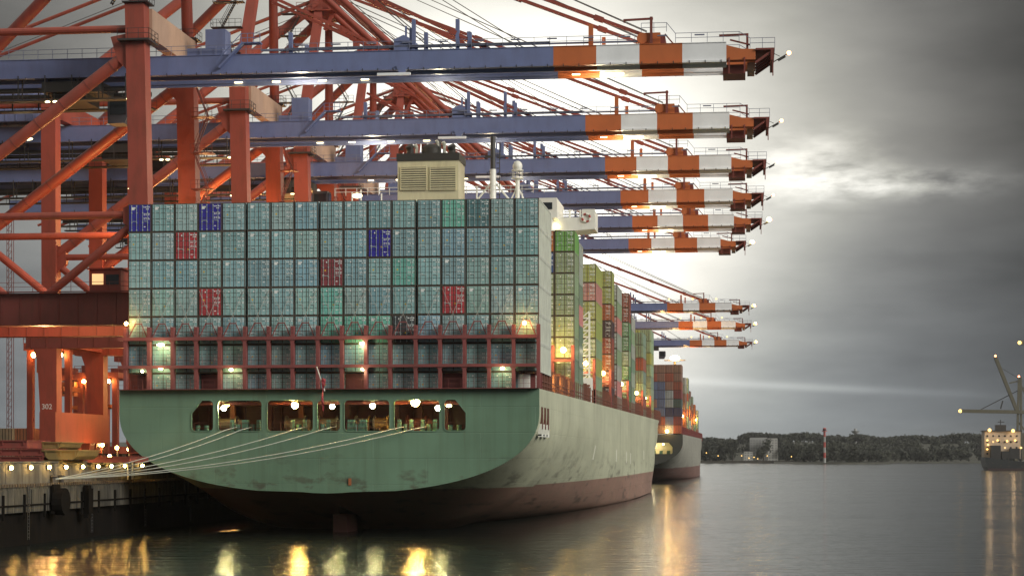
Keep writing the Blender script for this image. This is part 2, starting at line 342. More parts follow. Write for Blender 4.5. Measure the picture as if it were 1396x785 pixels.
# fenders
fn = None
for k, px in enumerate((78, 119)):
    P = atx(px, 684, -63.9)
    t = thing('dock_fender', ['round black rubber fender hanging on the quay wall', 'narrow dark steel fender frame on the quay wall nearer the ship'][k], 'fender', (-64.0, P.y, 3.9), 'fenders on the quay wall')
    f = MB()
    if k == 0:
        f.tube((0.0, 0, -0.1), (0.95, 0, -0.1), 1.25, 14); f.build('rubber_cone', blackw, t); MB().box(-0.2, 0.1, -0.9, 0.9, -1.2, 1.5).build('mount_plate', blackw, t)
    else: f.box(-0.1, 0.35, -0.5, 0.5, -1.9, 1.3); f.build('fender_frame', blackw, t); MB().box(0.35, 0.5, -0.6, 0.6, -1.5, 1.0).build('rubber_pad', blackw, t)
# quay wall lamps
for k, px in enumerate((13, 40, 65, 88, 111, 132, 150, 168, 192)):
    P = atx(px, 638.5-k*0.45, -65.0)
    t = thing('wall_lamp', 'small round yellow lamp, %s along the quay wall towards the ship' % (ORD[k+1] if k else 'the first'), 'lamp', (-65.05, P.y, 7.0), 'round lamps along the quay wall')
    MB().tube((-0.05,0,0), (0.12,0,0), 0.2, 10).build('housing', darkst, t)
    MB().ball((0.22, 0, 0), 0.17, 8, 6).build('bulb', lamp_wall, t)
# ------------------------------------------------------------------ gantry cranes
CX = -66.6
def crane_proto():
    """one ship to shore crane, built round X=0 (waterside rail), Y=0 (middle), Z = height above the quay"""
    t = thing('gantry_crane', 'crane', 'crane', (CX, 217, QZ), 'ship to shore gantry cranes along the quay')
    def B(): return MB((0, 0, QZ))
    LX = -26.6; HY = 9.5
    for sy in (-1, 1):
        y = HY*sy
        B().bar((0.15, y, 24), (-0.6, y, 58.3), 2.15, 2.0).build('upper_leg', [red], t)
        B().bar((LX, y, 24), (LX-0.1, y, 56.6), 2.0, 2.0).build('upper_leg', red, t)
        lo = B(); lo.prism([(-1.1,22.6),(1.9,22.6),(1.1,20.8),(0.9,9.9),(-1.1,9.9)], y-1.0, y+1.0); lo.build('lower_leg', red, t)
        lo = B(); lo.prism([(LX+1.1,22.6),(LX-2.2,22.6),(LX-1.6,20.9),(LX-1.0,9.9),(LX+1.1,9.9)], y-1.0, y+1.0); lg = lo.build('lower_leg', red, t)
        if sy < 0:
            cu = bpy.data.curves.new('leg_number', 'FONT'); cu.body = '302'; cu.size = 1.0; cu.extrude = 0.01
            tmp = bpy.data.objects.new('tmp', cu); COL.objects.link(tmp); bpy.context.view_layer.update()
            me_ = bpy.data.meshes.new_from_object(tmp.evaluated_get(bpy.context.evaluated_depsgraph_get())); bpy.data.objects.remove(tmp)
            me_.materials.clear(); me_.materials.append(mark_m); ob = bpy.data.objects.new('leg_number', me_); COL.objects.link(ob)
            ob.parent = lg; ob.location = (LX-1.0, y-1.03, 14.4-QZ); ob.rotation_euler = (R(90), 0, 0)
        pb = B(); pb.box(LX-3.2, 1.15, y-1.05, y+1.05, 22.6, 26.2); pbo = pb.build('portal_beam', dkred if sy < 0 else red, t)
        pl = B(); pl.box(LX-3.2, 1.3, y-1.75, y-1.15, 26.25, 26.33); pl.rail((LX-3, y-1.7, 26.33), (1.2, y-1.7, 26.33), 1.0, 2.2, 0.03); pl.build('walkway', dkred, pbo)
        st = B()
        for i in range(13): st.box(LX-2.5+i*2.2, LX-2.4+i*2.2, y-1.12, y-1.05, 22.7, 26.1)
        st.build('stiffeners', dkred, pbo, kind='stuff')
        B().tube((0, y, 34.9), (LX, y, 34.9), 0.42, 12).build('tie_beam', red, t)
        B().tube((-0.5, y, 55.6), (LX-30, y, 55.6), 0.43, 12).build('tie_beam', red, t)
        smooth(B().tube((-0.5, y, 53.6), (LX+0.3, y, 34.9), 0.68, 14).build('diagonal_brace', red, t))
        B().tube((0, y, 34.6), (-11, y, 26.0), 0.48, 12).build('lower_brace', red, t)
        B().tube((LX, y, 34.6), (LX+10.8, y, 26.0), 0.48, 12).build('lower_brace', red, t)
        g = B(); g.prism([(-0.8,33.2),(-0.8,36.2),(-2.0,35.6),(-2.0,33.9)], y-0.55, y+0.55)
        g.prism([(-1.2,55.0),(-1.2,50.6),(-2.6,52.0),(-3.4,54.6)], y-0.7, y+0.7); g.prism([(LX+0.8,36.6),(LX+0.8,32.6),(LX+2.2,34.0),(LX+2.2,35.6)], y-0.5, y+0.5)
        g.build('gusset_plates', red, t, kind='stuff')
        # collars on the big brace
        c = B()
        for k in range(1, 9):
            p = Vector((-0.5, y, 53.6)).lerp(Vector((LX+0.3, y, 34.9)), k/9); q = Vector((-0.5, y, 53.6)).lerp(Vector((LX+0.3, y, 34.9)), k/9+0.004); c.tube(p, q, 0.72, 14)
        c.build('brace_collars', dkred, t, kind='stuff')
        # leg-top platform with railings
        pt = B(); pt.box(-2.3, 1.3, y-1.7, y+1.7, 54.0, 54.2)
        for a, e in (((-2.3,y-1.7),(1.3,y-1.7)), ((1.3,y-1.7),(1.3,y+1.7)), ((-2.3,y+1.7),(1.3,y+1.7))): pt.rail((*a, 54.2), (*e, 54.2), 1.1, 1.0, 0.03)
        pt.build('leg_top_platform', darkst, t); pt = B(); pt.box(-1.9, 1.0, y-1.3, y+1.3, 58.3, 58.45); pt.rail((-1.9,y-1.3,58.45), (1.0,y-1.3,58.45), 1.0, 0.8, 0.03); pt.rail((1.0,y-1.3,58.45), (1.0,y+1.3,58.45), 1.0, 0.8, 0.03)
        pt.build('leg_cap_platform', darkst, t)
        # A frame: forward posts, rear legs, back stays
        if sy < 0: B().bar((-0.4, y, 58.3), (0.9, y*0.32, 78.5), 1.5, 1.4, 1.2, 1.2).build('apex_post', red, t)
        else: smooth(B().tube((-0.4, y, 58.3), (0.9, y*0.32, 78.5), 0.72, 12, 0.6).build('apex_post', red, t))
        smooth(B().tube((0.6, y*0.35, 78.6), (LX, y, 56.0), 0.72, 12).build('rear_strut', red, t))
        B().tube((0.2, y*0.35, 79), (-72, y*0.35, 47.6+6), 0.26, 8).build('back_stay', red, t)
    # cross members along the quay
    for x, z0, z1, w in ((0.2, 54.7, 58.0, 1.3), (LX, 53.9, 56.6, 1.3)):
        B().box(x-w/2, x+w/2, -HY+1.0, HY-1.0, z0, z1).build('cross_beam', beige if x > -1 else red, t)
    for x in (0, LX):
        B().box(x-1.12, x+1.12, -HY-1.5, HY+1.5, 9.9, 14.0).build('sill_beam', red, t)
        B().box(x-1.0, x+1.0, -HY+1.05, HY-1.05, 23.0, 25.9).build('cross_beam', red, t)
        bg = B()
        for sy in (-1, 1):
            for k in range(3):
                yy = sy*(HY+1.2-k*2.8); bg.prism([(x-0.7,9.9),(x+0.7,9.9),(x+0.5,8.5),(x-0.5,8.5)], yy-1.1, yy+1.1)
                bg.tube((x-0.35, yy-0.6, 7.85), (x+0.35, yy-0.6, 7.85), 0.42, 10); bg.tube((x-0.35, yy+0.6, 7.85), (x+0.35, yy+0.6, 7.85), 0.42, 10)
        bg.build('bogies', dkred, t, kind='stuff')
        bs = B()
        for k in range(4):
            yy = -HY+2+k*4.6; bs.bar((x-1.15, yy, 13.4), (x-2.0, yy+2.6, 10.0), 0.12, 0.12)
        bs.build('sill_struts', dkred, t, kind='stuff')
    # apex head
    ah = B(); ah.box(-0.6, 2.4, -3.9, 3.9, 77.6, 79.6); ah.box(-2.6, 4.0, -4.4, 4.4, 77.2, 77.4); ah.rail((-2.6,-4.4,77.4), (4.0,-4.4,77.4), 1.1, 1.1, 0.04)
    ah.tube((2.0,-3.4,80.2), (2.0,3.4,80.2), 0.9, 14); ah.box(-1.5, -0.6, -3.2, -1.5, 79.6, 81.4); ah.bar((3.2,-3.0,77.4), (1.6,-3.0,74.4), 0.5, 0.5); ah.bar((-1.6,-3.0,77.4), (0.2,-3.0,74.0), 0.5, 0.5)
    ah.build('apex_head', red, t)
    # boom and girders
    segs = [(-64, 0.0, 'b'), (0.0, 45.4, 'b'), (45.4, 50.2, 'o'), (50.2, 55.0, 'w'), (55.0, 59.75, 'o'), (59.75, 64.6, 'w')]
    mm = {'b': blue, 'o': orange, 'w': white}
    for x0, x1, c in segs:
        for y0, y1 in ((-3.4, -2.1), (2.1, 3.4)):
            s = B()
            s.box(x0, x1, y0, y1, 51.75, 53.7); s.box(x0, x1, y0-0.22, y0+0.5, 51.53, 51.75); s.box(x0, x1, y0-0.07, y1+0.07, 53.7, 53.76)
            yi = y1 if y0 < 0 else y0; s.box(x0, x1, yi-0.12, yi+0.12, 51.2, 51.75)
            s.build('boom_section' if x0 >= 0 else 'rear_girder', mm[c], t)
    s = B()
    for y in (-3.63, 3.63):
        for i in range(37): s.box(1+i*1.75, 1.08+i*1.75, y-0.05, y+0.05, 51.45, 51.75)
    s.build('ledge_brackets', darkst, t, kind='stuff')
    for y in (-2.75, 2.75): s = B(); s.prism([(64.6,51.75),(64.6,53.4),(66.3,52.95),(67.8,52.9),(67.8,51.75)], y-0.65, y+0.65); s.build('boom_nose', orange, t)
    s = B()
    for i in range(5): s.bar((67.8, -3.2+i*1.6, 51.6-0.2), (69.7, -3.2+i*1.6, 52.7), 0.25, 0.5)
    s.box(67.8, 69.9, -3.6, 3.6, 52.75, 52.95); s.box(69.45, 69.8, -3.6, 3.6, 51.6, 52.75)
    s.box(64.2, 66.7, -2.0, 2.0, 50.5, 51.5); s.bar((69.7,-3.4,51.6),(69.7,-3.4,49.9),0.12,0.12)
    for x in (64.9, 66.6): s.bar((x, -3.45, 52.0), (x, -3.45, 50.2), 0.16, 0.16)
    s.build('nose_platform', dkred, t)
    s = B(); s.box(66.9, 67.7, -1.9, 1.9, 50.9, 51.74); s.build('nose_plate', beige, t)
    s = B()
    for y in (-3.4, 3.4):
        s.rail((15, y, 53.8), (45, y, 53.8), 1.0, 1.75, 0.035); s.rail((59, y, 53.8), (66.0, y, 53.8), 1.05, 1.75, 0.035)
        s.rail((67.2, y, 53.0), (69.9, y, 53.0), 1.1, 1.2, 0.035); s.rail((-60, y, 53.8), (12, y, 53.8), 1.05, 1.75, 0.035)
        s.rail((45, y, 53.8), (54.5, y, 53.8), 1.0, 1.75, 0.035)
        s.bar((66.0, y, 54.85), (67.2, y, 54.1), 0.06, 0.06)
    s.box(12, 45, -3.3, -2.9, 54.1, 54.3); s.box(12, 45, 2.9, 3.3, 54.1, 54.3)
    s.build('boom_railing', railm, t, kind='stuff')
    # cable chain and cross ties on top of the boom
    s = B()
    for i in range(21): s.box(13+i*2.5, 13.25+i*2.5, -2.1, 2.1, 53.2, 53.5)
    for i in range(12): s.box(16+i*4.1, 17.1+i*4.1, -3.5, -3.3, 54.55, 54.68)
    s.box(14, 55, -2.6, -2.45, 54.15, 54.35)
    s.build('cable_tray', railm, t, kind='stuff')
    # posts that carry the folded stays
    for x, h, y in ((15.3,2.4,-2.75),(15.9,2.2,2.75),(29.5,3.5,-2.75),(34.5,3.4,-2.75),(30.0,3.2,2.75),(35.0,3.2,2.75),(30.9,2.0,-2.75),(35.9,1.9,-2.75)):
        B().box(x-0.2, x+0.2, y-0.3, y+0.3, 53.78, 53.78+h).build('stay_rest', blue, t)
    B().box(49.3, 49.8, -3.0, -2.4, 53.78, 56.2).build('stay_rest', orange, t); B().box(50.4, 50.8, 2.4, 3.0, 53.78, 55.9).build('stay_rest', orange, t)
    # hinge machinery
    s = B(); s.prism([(27.3,53.8),(29.0,53.8),(29.0,55.2),(28.4,55.5),(27.3,55.0)], -3.3, -1.9); s.box(27.6, 28.8, -1.9, 1.9, 53.8, 54.4); s.prism([(27.3,53.8),(29.0,53.8),(29.0,55.2),(28.4,55.5),(27.3,55.0)], 1.9, 3.3)
    s.box(29.0, 29.25, -2.9, -2.6, 53.8, 56.3); s.box(28.5, 28.7, -2.9, -2.6, 55, 56.6); s.ball((29.6,-2.6,54.3), 0.45, 8, 5)
    s.prism([(27.6,52.0),(29.0,52.0),(28.6,51.1),(28.0,51.1)], -3.75, -3.42); s.build('boom_hinge', blue, t, kind='stuff')
    # outer sheave house with davit
    s = B(); s.box(55.6, 57.3, -2.9, 2.9, 53.78, 55.1); s.tube((55.3,-3.0,54.5), (55.3,3.0,54.5), 0.62, 14); s.build('sheave_house', orange, t)
    s = B(); s.box(57.3, 57.8, -2.6, 2.6, 53.9, 54.9); s.bar((56.3,-3.1,53.8),(56.3,-3.1,56.8),0.3,0.3); s.bar((56.5,-3.1,56.6),(53.2,-3.1,56.5),0.22,0.22); s.bar((53.3,-3.1,56.6),(53.3,-3.1,56.2),0.15,0.15)
    s.bar((57.8,-2.4,55),(58.8,-2.4,53.8),0.12,0.3); s.build('davit', dkred, t)
    s = B(); s.rail((55.2,-3.2,55.1),(58,-3.2,55.1),1.0,1.0,0.035); s.bar((58,-3.2,56.1),(59,-3.2,54.85),0.06,0.06); s.build('sheave_house_railing', railm, t)
    s = B(); s.bar((66.9,-3.0,52.9),(66.9,-3.0,54.7),0.26,0.26); s.bar((67.0,-3.0,54.6),(63.8,-3.0,54.55),0.2,0.2); s.bar((65,-3.2,54.0),(67.2,-3.2,53.4),0.15,0.25); s.build('davit', dkred, t)
    # tip lamp
    s = B(); s.bar((69.8,-1,51.9),(71.4,-1,52.8),0.1,0.1); s.bar((69.9,-1,52.8),(70.5,-1,52.5),0.06,0.06); s.bar((70.3,-1.2,52.0),(71.1,-1.2,52.45),0.22,0.22); arm = s.build('lamp_arm', darkst, t)
    s = B(); s.ball((71.5,-1,52.85), 0.24, 8, 5); s.build('tip_lamp', lamp_r, t)
    # stays
    for y in (-2.7, 2.7):
        s = B(); s.bar((0.9, y, 76.2), (55.4, y, 54.9), 0.34, 0.5); 
        for k in (0.18, 0.36, 0.54, 0.72, 0.9):
            p = Vector((0.9, y, 76.2)).lerp(Vector((55.4, y, 54.9)), k); q = Vector((0.9, y, 76.2)).lerp(Vector((55.4, y, 54.9)), k+0.018); s.bar(p, q, 0.55, 0.7)
        s.build('outer_stay', red, t)
        s = B(); s.bar((0.9, y, 71.6), (38.1, y, 53.8), 0.36, 0.55)
        for k in (0.3, 0.62, 0.88):
            p = Vector((0.9, y, 71.6)).lerp(Vector((38.1, y, 53.8)), k); q = Vector((0.9, y, 71.6)).lerp(Vector((38.1, y, 53.8)), k+0.02); s.bar(p, q, 0.55, 0.75)
        s.build('inner_stay', red, t)
        smooth(B().tube((1.2, y, 78.6), (27.2, y, 54.2), 0.42, 10).build('hinge_strut', red, t))
        s = B()
        for d in (0, 0.5): s.tube((2.2, y+d, 80.3), (55.8, y+d*0.3, 55.2+d*0.3), 0.05, 5); s.tube((2.2, y+d+0.3, 79.6), (31, y+d, 54.8), 0.05, 5)
        s.tube((3.0, y, 79.5), (42, y, 54.2), 0.05, 5); s.tube((0.4, y, 79.6), (-70, y, 54.4), 0.05, 5)
        s.build('hoist_ropes', rope_m, t, kind='stuff')
    # stairs beside the near apex post
    s = B()
    for k in range(5):
        z = 58.4+k*3.6; x0, x1 = (-3.6, -1.6) if k % 2 == 0 else (-1.6, -3.6)
        for yy in (-9.6+k*0.9, -9.0+k*0.9): s.bar((x0, yy, z), (x1, yy, z+3.6), 0.08, 0.22); s.bar((x0, yy, z+1), (x1, yy, z+4.6), 0.05, 0.05)
        for i in range(12):
            p = Vector((x0, -9.3+k*0.9, z)).lerp(Vector((x1, -9.3+k*0.9, z+3.6)), (i+0.5)/12); s.cbox(p, (0.28, 0.6, 0.04))
        s.box(-4.6, -0.4, -9.9+k*0.9, -8.7+k*0.9, z+3.55, z+3.65); s.rail((-4.6, -9.9+k*0.9, z+3.65), (-0.4, -9.9+k*0.9, z+3.65), 1.0, 0.8, 0.03); s.rail((-4.6, -9.9+k*0.9, z+3.65), (-4.6, -8.7+k*0.9, z+3.65), 1.0, 0.6, 0.03)
    s.build('stair_tower', darkst, t)
    s = B()
    for k in range(6):
        z = 27+k*4.3; x0, x1 = (1.3, 3.0) if k % 2 == 0 else (3.0, 1.3)
        for yy in (6.2, 6.9): s.bar((x0, yy, z), (x1, yy, z+4.3), 0.08, 0.22); s.bar((x0, yy, z+1), (x1, yy, z+5.3), 0.05, 0.05)
        s.box(1.0, 3.6, 6.0, 7.6, z+4.25, z+4.35); s.rail((1.0, 6.0, z+4.35), (3.6, 6.0, z+4.35), 1.0, 0.7, 0.03)
    s.build('stair_tower', dkred, t)
    # landside clutter: walkway hung under the girder, machinery house, lift box, cabin
    s = B(); s.box(-56, -2.5, -3.9, -2.5, 48.9, 49.05); s.box(-56, -2.5, 2.5, 3.9, 48.9, 49.05)
    for i in range(17):
        for y in (-3.9, -2.6, 2.6): s.box(-55+i*3.2, -54.88+i*3.2, y-0.06, y+0.06, 49, 51.8)
        if i % 2 == 0: s.bar((-55+i*3.2, -3.9, 49), (-54+i*3.2, -3.9, 51.6), 0.07, 0.07)
    for y in (-3.9, 3.9): s.rail((-56, y, 49.05), (-2.5, y, 49.05), 1.0, 1.6, 0.03)
    s.box(-56, -2.5, -2.0, -1.7, 50.2, 50.7); s.box(-56, -2.5, 1.7, 2.0, 50.2, 50.7); s.build('hung_walkway', darkst, t, kind='stuff')
    mh = B().box(-52, -31, -4.8, 4.8, 54.3, 58.8).build('machinery_house', blue, t)
    s = B()
    for i in range(14): s.box(-51.5+i*1.5, -51.35+i*1.5, -4.88, -4.8, 54.4, 58.6)
    s.build('wall_ribs', blue, mh, kind='stuff')
    B().box(3.6, 6.0, 3.2, 5.6, 54.0, 58.2).build('lift_box', blue, t)
    s = B(); s.box(3.3, 7.4, -3.2, -1.6, 53.82, 54.6); s.build('equipment_box', blue, t)
    s = B(); s.bar((7.2,-3.6,52.2),(10.0,-3.6,55.0),0.2,0.9); s.rail((9.8,-3.9,55),(12,-3.9,55),1.0,0.7,0.04); s.bar((7.2,-3.9,53.2),(9.8,-3.9,56),0.07,0.07); s.box(9.8,12,-3.8,-2.8,54.9,55.05); s.build('boom_steps', blue, t)
    # trolley with driver cab
    s = B(); s.box(-14, -7, -3.2, 3.2, 50.0, 51.2); s.box(-13, -9, -2.4, 2.4, 49.0, 50.0); tr = s.build('trolley', darkst, t)
    s = B(); s.prism([(-6.8,46.6),(-4.8,46.6),(-4.3,47.6),(-4.3,49.6),(-6.8,49.6)], -1.2, 1.2); s.build('driver_cab', cabm, tr)
    s = B(); s.box(-4.28, -4.2, -1.05, 1.05, 47.6, 49.3); s.box(-6.5, -4.6, -1.24, -1.2, 47.6, 49.2); s.build('cab_window', glass, tr)
    # checker cabin on the portal
    cab = B().box(-6.5, -2.9, -8.2, -5.6, 26.4, 29.0).build('checker_cabin', red, t)
    s = B(); s.box(-6.2, -4.9, -8.26, -8.2, 27.3, 28.5); s.build('cabin_window', winlit, cab); s = B(); s.box(-4.6, -3.1, -8.26, -8.2, 27.3, 28.4); s.build('cabin_window', glass, cab)
    s = B(); s.box(-7.4, -1.2, -8.45, -5.0, 26.2, 26.4); s.box(-6.8, -2.6, -8.4, -5.4, 29.0, 29.15); s.build('cabin_platform', red, t)
    # floodlights
    s = B()
    for x in (8, 12.5, 18, 23, 47.5, 52.5): B().box(x-0.45, x+0.45, 1.6, 1.8, 51.5, 51.62).build('boom_floodlight', lamp_w, t)
    s = B(); s.box(25.5, 29.3, -3.9, -3.66, 50.85, 51.15); s.build('light_housing', white, t)
    for q in ((-12, -4.2, 48.7), (-12.9, -4.2, 48.7), (-3.2, -4.4, 48.8)): B().ball(q, 0.2, 8, 5, (1.6,1,0.6)).build('floodlight', lamp_w, t)
    s = B(); s.ball((-20.3, 7.5, 46.5), 0.55, 10, 6, (2.2, 1.2, 0.35)); s.build('floodlight', lamp_w, t)
    return t, B
cr, CB = crane_proto()
for o_ in cr.children: pass
crane_labels = [
 'red and blue gantry crane nearest the stern, its striped boom the topmost of all',
 'second gantry crane along the quay, with the number 302 on its leg',
 'third gantry crane along the quay, its boom passing behind the cream funnel',
 'fourth gantry crane along the quay, its boom right above the bridge wing',
 'fifth gantry crane along the quay, its boom level with the bridge wing',
 'sixth gantry crane along the quay, its boom just above the first bare gap of sky',
 'far gantry crane with the upper boom of the three beyond the first ship',
 'far gantry crane with the middle boom of the three beyond the first ship',
 'farthest gantry crane, its boom the lowest and just over the second ship']
ys = [217, 260.4, 297, 334, 369, 407, 579, 657, 762]; dx = [0, 0, 0, 0, 0, -3.0, -1.8, -1.0, -0.2]
CR = [cr]
for i in range(1, 9):
    c = copy_tree(cr); c.location = (CX+dx[i], ys[i], QZ); c['label'] = crane_labels[i]; CR.append(c)
cr['label'] = crane_labels[0]
for i, c in enumerate(CR):      # the number stands on one crane only
    if i != 1:
        for ch in list(c.children):
            for g in list(ch.children):
                if g.name.startswith('leg_number'): bpy.data.objects.remove(g)
    # lights that belong to the lamps
    if i < 6:
        pw = 1.0
        light('boom_lamp_light', (16, -0.5, 50.2-QZ), 1500*pw, WARMW, c, 0.5); light('boom_lamp_light', (32, -0.5, 50.2-QZ), 500*pw, WARMW, c, 0.5)
        light('boom_lamp_light', (50, 0, 50.6-QZ), 900*pw, WARMW, c, 0.8)
        light('girder_lamp_light', (-8, 4, 38-QZ), (3500 if i == 0 else 10000)*pw, SODIUM, c, 0.8)
        light('portal_lamp_light', (-13.5, -4, 20-QZ), 3200*pw, SODIUM, c, 0.6)
    else:
        light('boom_lamp_light', (44, 0, 50.2-QZ), 2500, SODIUM, c, 0.8)
        s = CB(); 
        for x in (46, 53, 60): s.ball((x, -3.6, 54.9), 0.26, 6, 4)
        s.ball((71.0, -1, 52.9), 0.5, 8, 5); s.build('boom_lamp', lamp_gold, c, kind='stuff'); CB().ball((71.2, -1, 53.0), 0.42, 8, 5).build('tip_floodlight', lamp_y, c)
for c, off in zip(CR, (0, -9, 6, 2, -16, 24, 30, -12, 40)):
    for ch in c.children:
        if ch.name.startswith('trolley'): ch.location.x = off
for i in (4, 5):
    s = CB(); s.ball((71.2, -1.4, 52.9), 0.4, 8, 5); s.build('tip_floodlight', lamp_y, CR[i])
# ------------------------------------------------------------------ containers
CW, CHC, CSTD = 2.438, 2.87, 2.57
CM = {}
def cont_meshes(H, L):
    k = (H, L)
    if k in CM: return CM[k]
    b = MB()   # body: origin at bottom centre of the door end, length along +Y
    w = CW/2
    b.box(-w+0.06, w-0.06, 0.06, L-0.06, 0.12, H-0.06)
    for x in (-w, w-0.14): b.box(x, x+0.14, 0.06, 0.2, 0.0, H); b.box(x, x+0.14, L-0.18, L-0.02, 0, H)
    b.mi = 1
    for x in (-w+0.012, w-0.1): b.box(x, x+0.088, 0.02, 0.06, 0.0, H)
    b.box(-w+0.1, w-0.1, 0.02, 0.16, 0.0, 0.075); b.box(-w+0.1, w-0.1, 0.02, 0.16, H-0.055, H); b.mi = 0
    for x in (-w, w-0.1): b.box(x, x+0.1, 0.18, L-0.18, 0, 0.17); b.box(x, x+0.1, 0.18, L-0.18, H-0.12, H)
    n = int(L/0.56)
    for i in range(n):
        y = 0.3+i*(L-0.6)/n
        for x0, x1 in ((-w+0.025, -w+0.06), (w-0.06, w-0.025)): b.box(x0, x1, y, y+0.26, 0.17, H-0.12)
    body = b.mesh('body', [box_m, boxdark])
    def door(sx):
        d = MB(); x0, x1 = (-w+0.11, -0.03) if sx < 0 else (0.03, w-0.11)
        d.mi = 1; d.box(x0, x1, 0.0, 0.05, 0.08, H-0.06); d.mi = 0  # dark backing plate draws the shading of the rib recesses
        hs = [0.0, 0.24, 0.46, 0.68, 0.84, 1.0] if H > 2.7 else [0, 0.26, 0.5, 0.75, 1.0]
        zz = [0.08+(H-0.14)*h for h in hs]
        for a, c in zip(zz[:-1], zz[1:]): d.box(x0+0.01, x1-0.01, -0.03, 0.0, a+0.024, c-0.024)
        return d.mesh('door', [box_m, boxdark])
    r = MB()
    for x in (-0.84, -0.32, 0.32, 0.84):
        r.bar((x, -0.06, 0.12), (x, -0.06, H-0.1), 0.035, 0.035)
        for z in (0.2, 1.0, H-0.9, H-0.2): r.box(x-0.06, x+0.06, -0.07, -0.03, z-0.04, z+0.04)
    for x in (-0.75, 0.45): r.box(x, x+0.42, -0.1, -0.06, 1.08, 1.13)
    rods = r.mesh('lock_bars', rod_m)
    c = MB()
    for x in (-w-0.005, w-0.175):
        for z in (-0.005, H-0.12):
            c.box(x, x+0.18, -0.0, 0.18, z, z+0.125)
    c.box(-0.03, 0.03, -0.012, 0.02, 0.14, H-0.12); c.box(-w+0.02, w-0.02, 0.2, 0.3, -0.02, 0.02)
    cast = c.mesh('corner_castings', boxdark)
    prints = []
    rnd = random.Random(int(H*100+L))
    for v in range(5):
        p = MB()
        def line(x0, x1, z, h):      # a line of small separate words
            x = x0
            while x < x1-0.05:
                ww = min(x1-x, rnd.choice((0.10, 0.14, 0.18))); p.box(x, x+ww, -0.036, -0.031, z, z+h); x += ww+rnd.choice((0.05, 0.07))
        line(0.40, 1.08, H-0.36, 0.11); line(0.66, 1.06, H-0.56, 0.10)
        for z in (1.02, 1.16, 1.44, 1.58): line(0.42, 0.76, H-z, 0.07); line(0.88, 1.08, H-z, 0.07)
        line(0.44, 0.7, 0.5, 0.09)
        p.mi = 0
        cx = -0.5; p.box(cx-0.06, cx+0.06, -0.036, -0.031, H-0.46, H-0.30)
        if v in (0, 2, 3): line(-0.95, -0.68, H-1.75, 0.10)
        if v in (1, 2): line(0.72, 0.98, 0.24, 0.07)
        if v == 4: p.box(-0.9, -0.55, -0.036, -0.031, H-0.6, H-0.3)
        p.mi = 1
        if v in (1, 3): p.box(-0.72, -0.58, -0.036, -0.031, H-1.3, H-1.14)
        if v == 2: p.box(0.12, 0.24, -0.036, -0.031, 1.0, 1.14)
        prints.append(p.mesh('lettering', [mark_m, yel_m]))
    CM[k] = (body, door(-1), door(1), rods, cast, prints)
    return CM[k]
NCONT = [0]
def obj(name, me, parent=None, color=None, loc=None):
    o = bpy.data.objects.new(name, me); COL.objects.link(o)
    if parent: o.parent = parent
    if color: o.color = (*color, 1)
    if loc: o.location = loc
    return o
def container(x, y, z, H, L, col, label, group, detail=2):
    """detail 2: door leaves, bars, castings, print; 1: no castings or print; 0: one mesh"""
    NCONT[0] += 1
    j = random.uniform(0.9, 1.1); col = tuple(c*j*random.uniform(0.96, 1.04) for c in col)
    body, d1, d2, rods, cast, prints = cont_meshes(H, L)
    if detail == 0:
        k = ('far', H, L)
        if k not in CM:
            b = MB(); w = CW/2; b.box(-w, w, 0, L, 0.03, H-0.03)
            b.box(-w+0.16, -0.03, -0.06, 0, 0.2, H-0.2); b.box(0.03, w-0.16, -0.06, 0, 0.2, H-0.2)
            b.mi = 1
            for xx in (-0.75, -0.3, 0.3, 0.75): b.box(xx-0.05, xx+0.05, -0.12, -0.06, 0.1, H-0.1)
            b.box(-w, w, -0.02, 0.0, -0.02, 0.06)
            CM[k] = b.mesh('cargo_container', [box_m, boxdark])
        o = obj('cargo_container', CM[k], None, col, (x, y, z)); tag(o, label, 'container', group); return o
    o = obj('cargo_container', body, None, col, (x, y, z)); tag(o, label, 'container', group)
    obj('door', d1, o, col); obj('door', d2, o, col); obj('lock_bars', rods, o)['kind'] = 'stuff'
    obj('corner_castings', cast, o)['kind'] = 'stuff'
    if detail == 2: obj('lettering', random.choice(prints), o)['kind'] = 'stuff'
    return o
TEAL = (0.26, 0.44, 0.45); TEAL2 = (0.24, 0.42, 0.48); GRTEAL = (0.17, 0.48, 0.39)
BLU = (0.035, 0.03, 0.30); REDC = (0.42, 0.05, 0.06); MAR = (0.22, 0.05, 0.06)
SX0 = -62.95
def colx(c):
    g = (c > 4) + (c > 7) + (c > 11)
    return SX0+1.235+c*2.478+g*0.13
YS = 191.5; ZB = 13.62
special = {(0,0):('blue',BLU),(3,0):('blue',BLU),(2,1):('red',REDC),(10,1):('blue',BLU),(8,2):('maroon',MAR),(3,3):('red',REDC),(13,3):('red',REDC),
           (13,0):('bright teal',GRTEAL),(11,2):('bright teal',GRTEAL),(8,3):('bright teal',GRTEAL),(8,4):('bright teal',GRTEAL),(9,4):('bright teal',GRTEAL),(10,4):('bright teal',GRTEAL),
           (11,4):('dark grey',(0.06,0.07,0.075)),(14,0):('slate teal',(0.09,0.19,0.20))}
missing = {(0,6),(3,6),(9,6),(13,6),(16,6)}
